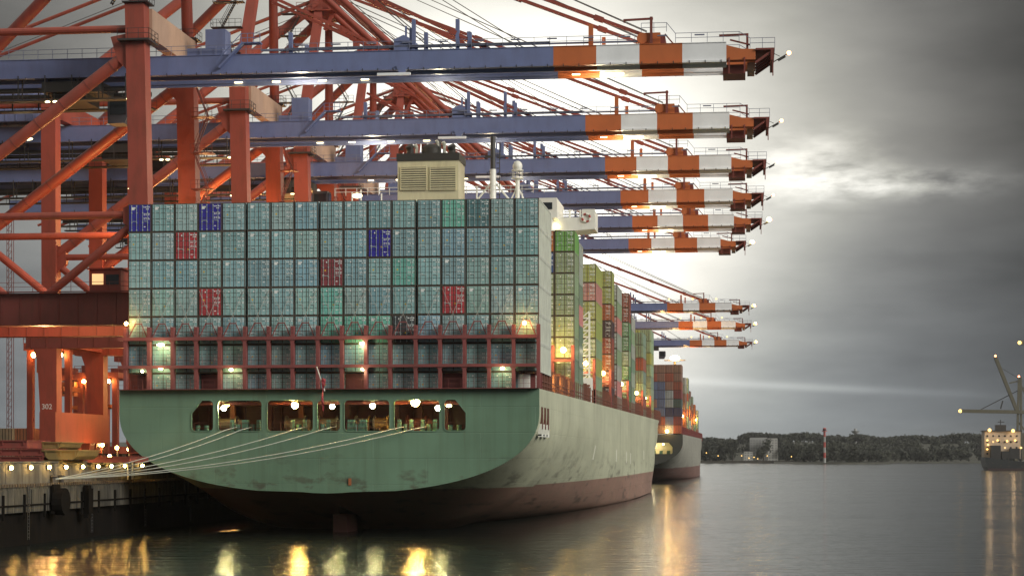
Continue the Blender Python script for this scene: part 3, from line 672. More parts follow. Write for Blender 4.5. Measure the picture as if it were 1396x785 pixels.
for r in range(7):
    for c in range(17):
        if (c, r) in missing: continue
        nm, col = special.get((c, r), ('teal', random.choice((TEAL, TEAL, TEAL, TEAL2, (0.28,0.45,0.43), (0.23,0.385,0.41), (0.30,0.44,0.44), (0.21,0.36,0.40)))))
        side = '%s from the quay' % ORD[c+1] if c < 9 else '%s from the open water' % ORD[17-c]
        row = ['top', 'second', 'third', 'fourth', 'fifth', 'sixth', 'bottom'][r]
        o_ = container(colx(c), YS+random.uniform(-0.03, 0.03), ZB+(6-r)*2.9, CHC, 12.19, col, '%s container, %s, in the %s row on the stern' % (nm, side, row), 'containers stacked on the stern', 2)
        if c == 16: o_.color = (0.56, 0.58, 0.50, 1)  # outermost bodies paled: sky glare on their sides put into the colour
# ------------------------------------------------------------------ ships
def hull_shape(u, L, z, top):
    """half breadth at distance u from the stern and height z"""
    HB = 21.7
    def interp(tab, x):
        for (a, va), (b_, vb) in zip(tab[:-1], tab[1:]):
            if x <= b_:
                t = max(0, (x-a)/(b_-a)); return va+(vb-va)*t
        return tab[-1][1]
    zk = interp([(0, 4.27), (6, 2.9), (14, 1.0), (22, -1.5), (40, -4)], u)
    bw = interp([(0, 0), (10, 0.2), (22, 2.5), (45, 10), (70, 14.2), (95, 17.0), (125, 19.6), (155, 21.2), (185, 21.7), (400, 21.7)], u)
    zf = interp([(0, 12.6), (40, 12.2), (90, 9.5), (140, 6.5), (180, 4.0), (400, 3.0)], u)
    if u < 22:
        if z <= zk: base = 0.0
        else:
            t = min(1, (z-zk)/(zf-zk)); p = 2.35; base = HB*(1-(1-t)**p)**(1/p)
            if t < 0.02: base = HB*math.sqrt(t)*0.9
    else:
        z0 = 0.0
        if z <= z0: base = bw*max(0.0, 1+z*0.12)
        else:
            t = min(1, z/zf); p = 1.9-0.4*min(1, (u-22)/120); base = bw+(HB-bw)*(1-(1-t)**p)**(1/p)
    # bow
    ub = L-100+40*max(0, min(1, z/top))**1.3
    ue = L-18+18*max(0, min(1, z/top))
    if u > ub: 
        t = min(1, (u-ub)/(ue-ub)); base = base*max(0.0, 1-t**1.8)
    return base
def make_hull(t, cx, y0, L, topf, mat, org, seam=None):
    us = [0, 3, 6, 9, 12, 16, 20, 24, 30, 37, 45, 54, 64, 76, 90, 105, 120, 140, 160, 185, 210, L-100, L-85, L-70, L-55, L-40, L-30, L-22, L-14, L-7, L-2]
    us = sorted(set(u for u in us))
    K = 30; b = MB(org); rows = []
    for u in us:
        top = topf(u)
        zlo = {True: 4.27}.get(u == 0, None)
        zk = 4.27 if u == 0 else None
        ring = []
        zmin = 4.27-u*0.23 if u < 14 else (1.0-(u-14)*0.31 if u < 22 else -2.0)
        if u >= 22: zmin = -2.0
        for k in range(K+1):
            s = k/K; z = zmin+(top-zmin)*(s**1.6); ring.append((hull_shape(u, L, z, top), z))
        rows.append((y0+u, ring))
    for sx in (-1, 1):
        vs = []; fs = []
        for y, ring in rows:
            for bb, z in ring: vs.append((cx+sx*max(bb, 0.0), y, z))
        n = K+1
        for i in range(len(rows)-1):
            for k in range(K): a = i*n+k; fs.append((a, a+1, a+n+1, a+n) if sx > 0 else (a, a+n, a+n+1, a+1))
        b.add(vs, fs)
    me = b.mesh('hull_plating', mat)
    bm = bmesh.new(); bm.from_mesh(me); bmesh.ops.remove_doubles(bm, verts=bm.verts, dist=0.002); bmesh.ops.recalc_face_normals(bm, faces=bm.faces); bm.to_mesh(me); bm.free()
    o = bpy.data.objects.new('hull_plating', me); COL.objects.link(o); o.parent = t; smooth(o, 50)
    # decks
    d = MB(org); vs = []; 
    for u in us: vs.append((cx-hull_shape(u, L, topf(u), topf(u)), y0+u, topf(u)-1.0)); vs.append((cx+hull_shape(u, L, topf(u), topf(u)), y0+u, topf(u)-1.0))
    d.add(vs, [(2*i, 2*i+1, 2*i+3, 2*i+2) for i in range(len(us)-1)])
    return o, d, us
def transom(t, cx, y0, L, topf, mat, org, holes, th=0.25):
    """the flat stern plate with real openings"""
    top = topf(0); zs = [4.27+(top-4.27)*((k/30)**1.6) for k in range(31)]
    right = [(hull_shape(0, L, z, top), z) for z in zs]
    out = [(cx+bb, z) for bb, z in right]+[(cx-bb, z) for bb, z in reversed(right[1:])]
    bm = bmesh.new(); edges = []
    def loop(pts):
        vs = [bm.verts.new((p[0]-org[0], y0-org[1], p[1]-org[2])) for p in pts]
        for a, c in zip(vs, vs[1:]+vs[:1]): edges.append(bm.edges.new((a, c)))
    loop(out)
    for h in holes: loop(h)
    bmesh.ops.triangle_fill(bm, use_beauty=True, edges=edges)
    me = bpy.data.meshes.new('transom'); bmesh.ops.recalc_face_normals(bm, faces=bm.faces)
    r = bmesh.ops.extrude_face_region(bm, geom=list(bm.faces)); vs = [g for g in r['geom'] if isinstance(g, bmesh.types.BMVert)]
    bmesh.ops.translate(bm, verts=vs, vec=(0, -th, 0)); bmesh.ops.recalc_face_normals(bm, faces=bm.faces)
    bm.to_mesh(me); bm.free(); me.materials.append(mat)
    o = bpy.data.objects.new('transom', me); COL.objects.link(o); o.parent = t; return o
def rrect(x0, x1, z0, z1, r, cut=None):
    pts = []
    for cx_, cz, a0 in ((x1-r, z0+r, -90), (x1-r, z1-r, 0), (x0+r, z1-r, 90), (x0+r, z0+r, 180)):
        if cut == 'r' and a0 == 0: pts += [(x1, z1-1.35), (x1-1.1, z1)]; continue
        if cut == 'l' and a0 == 90: pts += [(x0+1.1, z1), (x0, z1-1.35)]; continue
        for k in range(5):
            t = R(a0+k*22.5); pts.append((cx_+r*math.cos(t), cz+r*math.sin(t)))
    return pts
top1 = lambda u: 14.8+max(0, u)/275*1.9
C1 = -42.1; O1 = (C1, YS, 0)
S1 = thing('container_ship', 'huge green container ship moored stern first, teal containers stacked on its stern', 'ship', O1)
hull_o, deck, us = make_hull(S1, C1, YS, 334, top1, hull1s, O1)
dk = deck.build('weather_deck', shipred, S1)
opens = []
ob = [(262,292,'l'),(298,358,None),(365,428,None),(433,465,None),(470,532,None),(538,600,None),(606,636,'r')]
for a, c, cut in ob:
    xa = at(a, 545, YS).x; xb = at(c, 545, YS).x; opens.append((xa, xb)); 
holes = [rrect(xa, xb, 10.55, 13.75, 0.45, cut) for (xa, xb), (_, _, cut) in zip(opens, ob)]
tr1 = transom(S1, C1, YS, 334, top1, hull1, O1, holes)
def S(): return MB(O1)
X0, X1 = opens[0][0]-1.5, opens[-1][1]+1.5
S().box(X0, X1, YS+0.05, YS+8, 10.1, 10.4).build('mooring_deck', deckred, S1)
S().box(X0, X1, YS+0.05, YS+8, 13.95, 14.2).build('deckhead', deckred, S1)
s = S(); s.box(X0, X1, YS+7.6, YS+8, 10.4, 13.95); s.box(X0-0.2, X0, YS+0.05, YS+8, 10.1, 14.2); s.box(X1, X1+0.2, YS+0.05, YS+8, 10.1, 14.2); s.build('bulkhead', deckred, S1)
s = S()
for i in range(15): s.box(X0+1+i*2.0, X0+1.15+i*2.0, YS+7.35, YS+7.6, 10.4, 13.95); 
for z in (11.6, 12.7): s.box(X0, X1, YS+7.45, YS+7.6, z, z+0.08)
for i in range(15): s.box(X0+1+i*2.0, X0+1.12+i*2.0, YS+0.4, YS+7.4, 13.7, 13.95)
s.build('frames', deckred, S1)
wgrey = paint('winch_grey', (0.13, 0.11, 0.07), 0.5, 0.4); yelm0 = paint('winch_ochre', (0.26, 0.15, 0.04), 0.55, 0.3); brownp = paint('pillar_brown', (0.30, 0.10, 0.04), 0.5, 0.3)
# rail across the openings, fairleads, winches, posts, pillars
for xa, xb in opens:
    s = S(); s.rail((xa+0.1, YS+0.35, 10.4), (xb-0.1, YS+0.35, 10.4), 1.05, 1.1, 0.035); s.build('opening_rail', deckred, S1)
for px in (325, 345, 403+33/7, 440, 477+8, 490, 553, 585):
    p = at(px, 588, YS+0.9); s = S()
    for dxx in (-0.62, 0.62): s.prism([(p.x+dxx-0.22,10.4),(p.x+dxx+0.22,10.4),(p.x+dxx+0.14,11.75),(p.x+dxx-0.14,11.75)], YS+0.5, YS+1.1)
    s.tube((p.x, YS+0.8, 10.5), (p.x, YS+0.8, 11.3), 0.28, 10); s.box(p.x-0.9, p.x+0.9, YS+0.45, YS+1.15, 10.4, 10.55); s.build('fairlead', greenst, S1)
for px in (277, 621):
    p = at(px, 588, YS+1.4); s = S(); s.box(p.x-0.95, p.x+0.95, YS+0.6, YS+1.5, 10.42, 10.7); s.tube((p.x-0.45, YS+1, 10.7), (p.x-0.45, YS+1, 11.2), 0.25, 10); s.tube((p.x+0.45, YS+1, 10.7), (p.x+0.45, YS+1, 11.2), 0.25, 10); s.build('bollard_pair', greenst, S1)
for px, m_ in ((310, wgrey), (403, wgrey), (447, wgrey), (498, wgrey), (516, yelm0), (568, deckred)):
    p = at(px, 570, YS+3.2); s = S()
    s.tube((p.x-1.0, YS+3.4, 11.35), (p.x+1.0, YS+3.4, 11.35), 0.62, 14); s.tube((p.x-1.05, YS+3.4, 11.35), (p.x-0.9, YS+3.4, 11.35), 0.9, 14); s.tube((p.x+0.9, YS+3.4, 11.35), (p.x+1.05, YS+3.4, 11.35), 0.9, 14)
    s.box(p.x-1.2, p.x+1.5, YS+2.9, YS+3.9, 10.4, 10.8); s.box(p.x+1.1, p.x+1.6, YS+3.0, YS+3.8, 10.8, 11.8); s.build('mooring_winch', m_, S1)
for px in (309, 403, 360, 431, 467, 535, 603, 567):
    p = at(px, 570, YS+2.2); S().box(p.x-0.25, p.x+0.25, YS+4.5, YS+5.0, 10.4, 13.95).build('pillar', brownp if px in (309, 403) else deckred, S1)
def ship_lamp(S_, parent, x, y, z, mat, power, col, sq=(1.5, 1, 0.7), r=0.22, ly=-0.5):
    if mat in (lamp_star, lamp_ygs):      # floodlight facing aft; hood added to keep its light off the deck inside
        s = S_(); s.tube((x, y, z), (x, y+0.35, z+0.05), r*1.25, 12, r*0.8); h = s.build('added_hood', darkst, parent)
        s = S_(); s.tube((x, y-0.03, z), (x, y-0.005, z), r*1.1, 12); s.build('lens', mat, h)
        light('deck_lamp_light', (x-parent.location.x, y-0.3-parent.location.y, z-0.4-parent.location.z), power*0.25, col, parent, 0.15); return
    s = S_(); s.ball((x, y, z), r, 8, 5, sq); s.build('deck_lamp', mat, parent)
    if power: 
        o = light('deck_lamp_light', (x-parent.location.x, y+ly-parent.location.y, z-0.15-parent.location.z), power*0.3, col, parent, 0.2)
for px, py, mt, pw, dy, r in ((305,556,lamp_ygs,240,0.4,0.24),(309,552,lamp_y,0,1.4,0.22),(402,552,lamp_star,300,0.35,0.3),(453,554,lamp_ygs,120,0.5,0.22),(508,553,lamp_ygs,170,0.5,0.24),(566,548,lamp_star,380,0.25,0.38),(597,556,lamp_ygs,150,0.4,0.24),(612,553,lamp_yg,130,2.0,0.2)):
    p = at(px, py, YS+dy); ship_lamp(S, S1, p.x, p.y, p.z, mt, pw, SODIUM if mt in (lamp_y, lamp_star) else WARMW, r=r)
rust0 = paint('rudder_antifouling', (0.05, 0.016, 0.012), 0.6, 0.3)
# rudder and bottom trunk
s = S(); p = at(465, 690, YS+9); s.prism([(p.x-0.75,-2),(p.x+0.75,-2),(p.x+0.75,1.9),(p.x-0.75,1.9)], YS+8.5, YS+14); s.build('rudder', rust0, S1)
# rims round the openings, ladder mark, draught marks, rust stains at fairleads
s = S()
for h in holes:
    for a, c in zip(h, h[1:]+h[:1]): s.bar((a[0], YS-0.27, a[1]), (c[0], YS-0.27, c[1]), 0.09, 0.09)
s.build('opening_rims', hull1, S1)
p = at(477, 657, YS-0.3); s = S(); s.box(p.x-0.14, p.x+0.14, YS-0.36, YS-0.26, p.z-0.3, p.z+0.4); s.build('pilot_mark', brownp, S1)
# side slots with white plates
for k, yy in enumerate((YS+2.3, YS+5.3, YS+8.3)):
    x = C1+21.7; s = S(); s.box(x-0.3, x+0.05, yy-0.75, yy+0.75, 10.8, 13.0); s.build('side_slot', deckred, S1)
    s = S(); s.box(x-0.3, x+0.06, yy-0.85, yy+0.85, 10.0, 10.25); s.box(x-0.3, x+0.07, yy-0.85, yy-0.7, 10.1, 11.3); s.box(x-0.3, x+0.07, yy+0.7, yy+0.85, 10.1, 11.3); s.build('slot_frame', shipwhite, S1)
for yy, z in ((265, 7.6), (308, 7.2), (334, 6.9), (346, 6.7), (392, 7.4)):      # pale upright bars low on the side
    x = C1+hull_shape(yy-YS, 334, z, 15); x2 = C1+hull_shape(yy-YS, 334, z+1.9, 15)
    s = S(); s.bar((x+0.03, yy, z), (x2+0.03, yy, z+1.9), 0.08, 0.28); s.build('pale_side_bar', shipwhite, S1)
# container base, bulkhead behind the bottom tiers
s = S(); s.box(C1-21.2, C1+21.2, YS+0.6, YS+12.4, 13.3, 13.58); s.build('hatch_cover', shipred, S1)
for c_ in (0, 3, 9, 13, 16):
    x = colx(c_); s = S(); s.box(x-1.22, x+1.22, YS+(1.0 if c_ not in (0, 16) else 3.0), YS+3.3, 13.6, 16.45); hb = s.build('house_bulkhead', shipred, S1)
    if c_ == 9: s = S(); s.box(x-1.0, x-0.35, YS+0.94, YS+1.0, 14.4, 16.1); s.build('door', shipred, hb)
    if c_ == 16: s = S(); s.box(x-1.0, x+0.2, YS+0.8, YS+1.3, 14.6, 16.3); s.build('canvas_locker', shipwhite, hb)
    if c_ == 0: s = S(); s.rail((x-1.1, YS+1.2, 14.3), (x+1.0, YS+1.2, 14.3), 1.0, 0.5, 0.03); s.build('rail', shipred, hb)
lash_m = paint('lashing_steel', (0.36, 0.35, 0.31), 0.5, 0.3)
# stern lashing bridge: floors, posts, rails
LBY = YS-1.0
lb = S(); lb.box(C1-21.6, C1+21.6, YS-1.05, YS+0.4, 14.805, 14.86); lb.box(C1-21.6, C1+21.6, YS-0.95, YS-0.15, 17.0, 17.22); lb.box(C1-21.6, C1+21.6, YS-0.95, YS-0.15, 19.85, 20.1)
lb.box(C1-21.6, C1+21.6, YS-1.08, YS-0.96, 19.82, 20.16); lb.box(C1-21.6, C1+21.6, YS-1.08, YS-0.96, 16.98, 17.28); lbo = lb.build('lashing_bridge', shipred, S1)
xs_ = [colx(c)-1.25 for c in range(17)]+[colx(16)+1.25]
for i, x in enumerate(xs_):
    s = S(); s.box(x-0.16, x+0.16, YS-1.0, YS-0.3, 14.85, 21.2); s.build('post', shipred, lbo)
s = S()
for z in (17.32, 14.8, 20.25): s.rail((C1-21.5, YS-1.12, z), (C1+21.5, YS-1.12, z), 0.75 if z > 15 else 1.0, 1.24, 0.015)
for i in range(17):
    x0, x1 = xs_[i]+0.16, xs_[i+1]-0.16
    for z in (19.84, 17.0):
        s.prism([(x0, z), (x0+0.24, z), (x0, z-0.24)], YS-1.0, YS-0.92); s.prism([(x1, z), (x1-0.24, z), (x1, z-0.24)], YS-1.0, YS-0.92)
s.build('bridge_rail', shipred, lbo, kind='stuff')
for c in range(17):       # crossed lashing rods from the bridge to the fifth tier
    s = S(); x = colx(c)
    s.bar((x-0.95, YS-0.55, 20.3), (x+1.1, YS-0.12, 24.9), 0.035, 0.035); s.bar((x+0.95, YS-0.6, 20.3), (x-1.1, YS-0.14, 24.9), 0.035, 0.035)
    s.build('lashing_rods', lash_m, S1)
    s = S(); s.bar((x-0.95, YS-0.62, 20.2), (x-0.3, YS-0.4, 21.6), 0.09, 0.09); s.bar((x+0.95, YS-0.66, 20.2), (x+0.3, YS-0.4, 21.6), 0.09, 0.09); s.bar((x-0.4, YS-0.45, 21.55), (x+0.4, YS-0.45, 21.55), 0.12, 0.12); s.build('turnbuckle', shipred, S1)
# lamps on the lashing bridge
for px, py, w, pw in ((219,470,0.75,75),(219,502,0.45,45),(194,506,0.25,25),(315,504,0.4,45),(495,468,0.7,80),(495,503,0.4,45),(685,502,0.4,50)):
    p = at(px, py, YS-0.7); s = S(); s.ball((p.x, p.y, p.z), 0.22, 10, 5, (w*2.6, 1, 0.7)); s.build('bridge_lamp', lamp_yg, S1)
    light('bridge_lamp_light', (p.x-C1, -1.6, p.z-0.3), pw, DECKW, S1, 0.15)
for px, py in ((715,440), (172,441)):
    p = at(px, py, YS-0.9); s = S(); s.ball((p.x, p.y, p.z), 0.2, 8, 5); s.build('bridge_lamp', lamp_y, S1); light('bridge_lamp_light', (p.x-C1, -1.9, p.z), 90, (1.0, 0.5, 0.15), S1, 0.15)
# deck edge: stanchions and walkway along the starboard side
def deck_edge(Sx, parent, cx, y0, topf, u0, u1, mat):
    s = Sx(); u = u0
    while u < u1:
        z = topf(u)-0.9; x = cx+21.55
        s.box(x-0.25, x, y0+u-0.15, y0+u+0.15, z, z+2.9); s.box(x-2.1, x-1.85, y0+u-0.15, y0+u+0.15, z, z+3.3)
        if int(u/2.6) % 2: s.box(x-2.0, x-0.1, y0+u-0.1, y0+u+0.1, z+3.0, z+3.3)
        u += 2.6
    s.build('deck_stanchions', mat, parent, kind='stuff')
    s = Sx(); u = u0; n = 24
    for i in range(n):
        a = u0+(u1-u0)*i/n; c = u0+(u1-u0)*(i+1)/n; s.bar((cx+21.5, y0+a, topf(a)+0.9), (cx+21.5, y0+c, topf(c)+0.9), 0.08, 0.08); s.bar((cx+21.5, y0+a, topf(a)+0.45), (cx+21.5, y0+c, topf(c)+0.45), 0.06, 0.06)
        s.bar((cx+19.6, y0+a, topf(a)+0.3), (cx+19.6, y0+c, topf(c)+0.3), 0.3, 2.4)
    s.build('side_walkway', mat, parent)
edgem = paint('stanchion_brown', (0.19, 0.075, 0.05), 0.6, 0.35)
deck_edge(S, S1, C1, YS, top1, 4, 286, edgem)
# life-raft drums, white post on the edge
s = S(); s.box(C1+21.1, C1+21.4, YS+2.0, YS+2.3, 14.6, 16.2); s.build('side_lamp_post', shipwhite, S1)
for k in range(5):
    u = 16+k*8.5; s = S(); s.ball((C1+20.9, YS+u, top1(u)+1.3), 0.3, 6, 5); s.build('deck_lamp', lamp_y, S1)
    if k % 2 == 0: light('deck_lamp_light', (21.0, u, top1(u)+1.2), 160, SODIUM, S1, 0.2)
# funnel casing
FY = 222.0
fa = at(542, 270, FY); fb = at(625, 270, FY); fz = at(580, 219, FY).z; fz2 = at(580, 212, FY).z
fun = S().box(fa.x, fb.x, FY, FY+5, 15, fz).build('funnel_casing', cream, S1)
S().box(fa.x-0.12, fb.x+0.12, FY-0.12, FY+5.12, fz, fz2+0.25).build('funnel_band', darkst, fun)
for a, c in ((547, 581), (587, 621)):
    pa = at(a, 259, FY); pc = at(c, 228, FY)
    s = S(); s.box(pa.x, pc.x, FY-0.05, FY+0.0, pa.z, pc.z); lo = s.build('louvre', darkst, fun)
    s = S()
    for x in (pa.x-0.08, pc.x): s.box(x, x+0.08, FY-0.16, FY-0.001, pa.z, pc.z)
    for z in (pa.z-0.08, pc.z): s.box(pa.x-0.08, pc.x+0.08, FY-0.16, FY-0.001, z, z+0.08)
    s.build('louvre_frame', cream, fun)
    for i in range(10):
        z = pa.z+(pc.z-pa.z)*(i+0.5)/10; s = S(); s.prism([(pa.x, z-0.06), (pc.x, z-0.06), (pc.x, z+0.08), (pa.x, z+0.08)], FY-0.14, FY-0.06); s.build('slat', cream, lo)
pipes = [(588, 202, 1.15, True), (559.5, 203, 0.42, False), (568, 202, 0.2, False), (606, 198, 0.2, False), (616.5, 203, 0.42, False), (597, 196, 0.16, False)]
for px, py, r, big in pipes:
    p = at(px, py, FY+2.2); s = S()
    if big: s.tube((p.x, p.y, fz2), (p.x, p.y, p.z-0.05), r, 16); s.ball((p.x, p.y, p.z-0.1), r, 14, 8, (1.0, 1.0, 0.5))
    else: s.tube((p.x, p.y, fz2), (p.x, p.y, p.z), r, 10); s.tube((p.x, p.y, p.z), (p.x-0.15, p.y-0.2, p.z+0.35), r*1.15, 10)
    smooth(s.build('exhaust_pipe', darkst if big or r > 0.3 else shipwhite, S1))
# superstructure with bridge wing
BY = 256.0
wl = C1-21.7; wr = at(812, 300, BY).x; z0 = at(780, 318, BY).z; z1 = at(780, 302, BY).z; zt = at(780, 290, BY).z
house = S().box(C1-17, C1+17.0, 250.5, 262, 15, z1).build('deckhouse', shipwhite, S1)
s = S()
s.prism([(wl, z1-0.2), (wr, z1-0.2), (wr, z1-1.2), (wr-3.8, z0+0.1), (C1+17, z0+0.4), (C1-17, z0+0.4), (wl+3.8, z0+0.1), (wl, z1-1.2)], BY-1.5, BY+4); s.build('bridge_wing', shipwhite, S1)
s = S(); s.box(wl, wr, BY-1.5, BY-1.4, z1-0.2, z1+0.35); s.box(wr-1.7, wr, BY-1.52, BY-1.38, z1-0.2, zt+0.25); s.box(wr-0.1, wr, BY-1.4, BY+4, z1-0.2, zt+0.1); s.build('wing_bulwark', shipwhite, S1)
s = S(); s.rail((wl, BY-1.45, z1+0.35), (wr-1.7, BY-1.45, z1+0.35), 0.85, 1.3, 0.04); s.build('wing_rail', shipwhite, S1)
s = S(); s.box(C1-17, C1+17.6, 251.5, 261, z1, z1+2.6); wh = s.build('wheelhouse', shipwhite, S1)
s = S()
for i in range(14): s.box(C1-16+i*2.4, C1-14.2+i*2.4, 251.44, 251.5, z1+1.1, z1+2.0)
s.build('wheelhouse_windows', glass, wh)
for k in range(7):
    for i in range(4):
        s = S(); x = C1+8+i*2.3; z = 17+k*3.0; s.box(x, x+0.9, 250.44, 250.5, z, z+1.0); s.build('window', winlit if (i*k) % 3 == 0 else glass, house)
# lifebuoy
p = at(799, 297, BY-1.6)
def torus(s, c, R_, r, n=16, m=6):
    vs = []; fs = []
    for i in range(n):
        a = 2*math.pi*i/n
        for j in range(m):
            b_ = 2*math.pi*j/m; rr = R_+r*math.cos(b_); vs.append((c[0]+rr*math.cos(a), c[1]+r*math.sin(b_), c[2]+rr*math.sin(a)))
    for i in range(n):
        for j in range(m): fs.append((i*m+j, ((i+1) % n)*m+j, ((i+1) % n)*m+(j+1) % m, i*m+(j+1) % m))
    s.add(vs, fs)
    for k, f in enumerate(fs): s.m[len(s.m)-len(fs)+k] = (k//m//2) % 2
s = MB(p); torus(s, p, 0.52, 0.13); lbuoy = s.build('lifebuoy', [REDM := paint('lifebuoy_red', (0.34, 0.05, 0.04), 0.5, 0.1), shipwhite], None)
lbuoy.location = p; tag(lbuoy, 'red and white ring lifebuoy on the end of the white bridge wing', 'lifebuoy')
s = S(); s.ball((at(757,309,BY-1.8).x, BY-1.8, at(757,309,BY-1.8).z), 0.4, 10, 6, (1.6,1,1)); s.build('wing_floodlight', lamp_w, S1); light('wing_light', (at(757,309,BY).x-C1, BY-3-YS, 41.0), 500, WARMW, S1, 0.4)
for px, w in ((757, .3),(777,.35),(791,.3),(796,.25)):
    p = at(px, 286, BY+1); S().tube((p.x, BY+1, z1), (p.x, BY+1, p.z), 0.09*w*4, 6).build('aerial', shipwhite, S1)
# accommodation ladder stowed on the side
s = S(); x = C1+20.0
pA = at(807, 425, 259); pB = at(808, 520, 259)
s.bar((x, 260, pA.z), (x, 260, 17.4), 0.25, 0.25); s.bar((x+1.2, 260, pA.z), (x+1.2, 260, 17.4), 0.25, 0.25)
for i in range(12):
    z = 17.4+i*(pA.z-17.4)/12; s.bar((x, 260, z), (x+1.2, 260, z+1.0), 0.12, 0.12); s.box(x-0.1, x+1.3, 259.8, 260.2, z, z+0.15)
s.box(x-0.6, x+1.6, 258.5, 261, 17.0, 18.6); s.box(x-0.2, x+1.5, 259, 261, 15.0, 17.0); s.build('accommodation_ladder', shipwhite, S1)
S().box(x+0.1, x+0.9, 258.4, 258.5, 15.4, 16.6).build('ladder_house_window', glass, S1)
light('ladder_light', (x+2-C1, 256-YS, 22), 150, WARMW, S1, 0.3)
# masts and radome
def mast(px, top, mid, y, r):
    p = at(px, 270, y); zt_ = at(px, top, y).z; zm = at(px, mid, y).z
    m = S().tube((p.x, y, 38), (p.x, y, zm), r, 10).build('signal_mast', shipwhite, S1)
    S().tube((p.x, y, zm), (p.x, y, zt_), r*0.8, 10).build('mast_top', darkst, m)
    s = S()
    for d in (-1, 1): s.tube((p.x, y, zm-1.5), (p.x+d*3.2, y+0.5, 41), 0.13, 6)
    s.build('mast_brace', shipwhite, m); return p, m
p, m = mast(598, 196, 222, 254, 0.45)
s = S(); s.ball((p.x, 254, at(598,194,254).z), 0.45, 8, 5); s.box(p.x-0.8, p.x+0.8, 253.9, 254.1, at(598,200,254).z, at(598,200,254).z+0.15); s.build('mast_lamp', darkst, m)
p, m = mast(672, 186, 231, 254, 0.42)
s = S(); zz = at(672, 215, 254).z; s.box(p.x-1.0, p.x, 253.6, 254.4, zz, zz+0.25)
for i in range(8): s.box(p.x+0.5, p.x+0.9, 253.9, 254.1, zz-5+i*0.7, zz-4.9+i*0.7)
s.tube((p.x+0.9, 254, zz-6), (p.x+0.9, 254, zz+1), 0.06, 5); s.build('mast_ladder', darkst, m)
p = at(705.5, 270, 255)
m = S().tube((p.x, 255, 39), (p.x, 255, at(705,244,255).z), 0.3, 10).build('radome_mast', shipwhite, S1)
s = S(); za, zb = at(705,244,255).z, at(705,232,255).z; 
for i in range(8):
    a = 2*math.pi*i/8; s.bar((p.x+0.7*math.cos(a), 255+0.7*math.sin(a), za), (p.x+0.7*math.cos(a), 255+0.7*math.sin(a), zb), 0.06, 0.06)
s.tube((p.x,255,za),(p.x,255,za+0.12),0.8,12); s.tube((p.x,255,zb-0.1),(p.x,255,zb),0.8,12)
for d in (-1,1): s.tube((p.x, 255, za-1), (p.x+d*2.0, 255, 40), 0.1, 6)
s.build('radome_cage', shipwhite, m)
smooth(S().ball((p.x, 255, at(705,227,255).z), 0.66, 14, 10, (1,1,1.15)).build('radome', shipwhite, m))
s = S(); s.rail((C1-12, 251, 42.6), (C1+16, 251, 42.6), 1.0, 1.4, 0.04); s.build('monkey_island_rail', shipwhite, S1)
for px in (492, 650, 712, 480, 520):
    p = at(px, 268, 253); S().tube((p.x, 253, 41), (p.x, 253, p.z+random.uniform(0.3, 1.6)), 0.1, 6).build('aerial', shipwhite, S1)
s = S(); p = at(487, 268, 232); s.ball((p.x, 232, at(487,267,232).z), 0.4, 8, 5, (1.6,1,0.8)); s.build('deck_lamp', lamp_w, S1)
# flag staff with a red ensign hanging over the transom
p = at(442, 520, YS-1.5)
fs_ = S().tube((p.x, YS-1.3, 14.6), (p.x-0.6, YS-2.3, 17.0), 0.06, 6).build('flag_staff', shipwhite, S1)
s = S(); vs = []; n = 9
for i in range(n+1):
    z = 15.9-i*0.36; vs += [(p.x-0.15-0.08*math.sin(i*1.3), YS-1.9+0.1*math.sin(i), z), (p.x+0.12+0.10*math.sin(i*0.9+1)-0.02*i, YS-1.75+0.12*math.cos(i*1.4), z-0.1)]
s.add(vs, [(2*i, 2*i+1, 2*i+3, 2*i+2) for i in range(n)]); s.build('ensign', paint('flag_red', (0.22, 0.02, 0.03), 0.8, 0.1), S1)
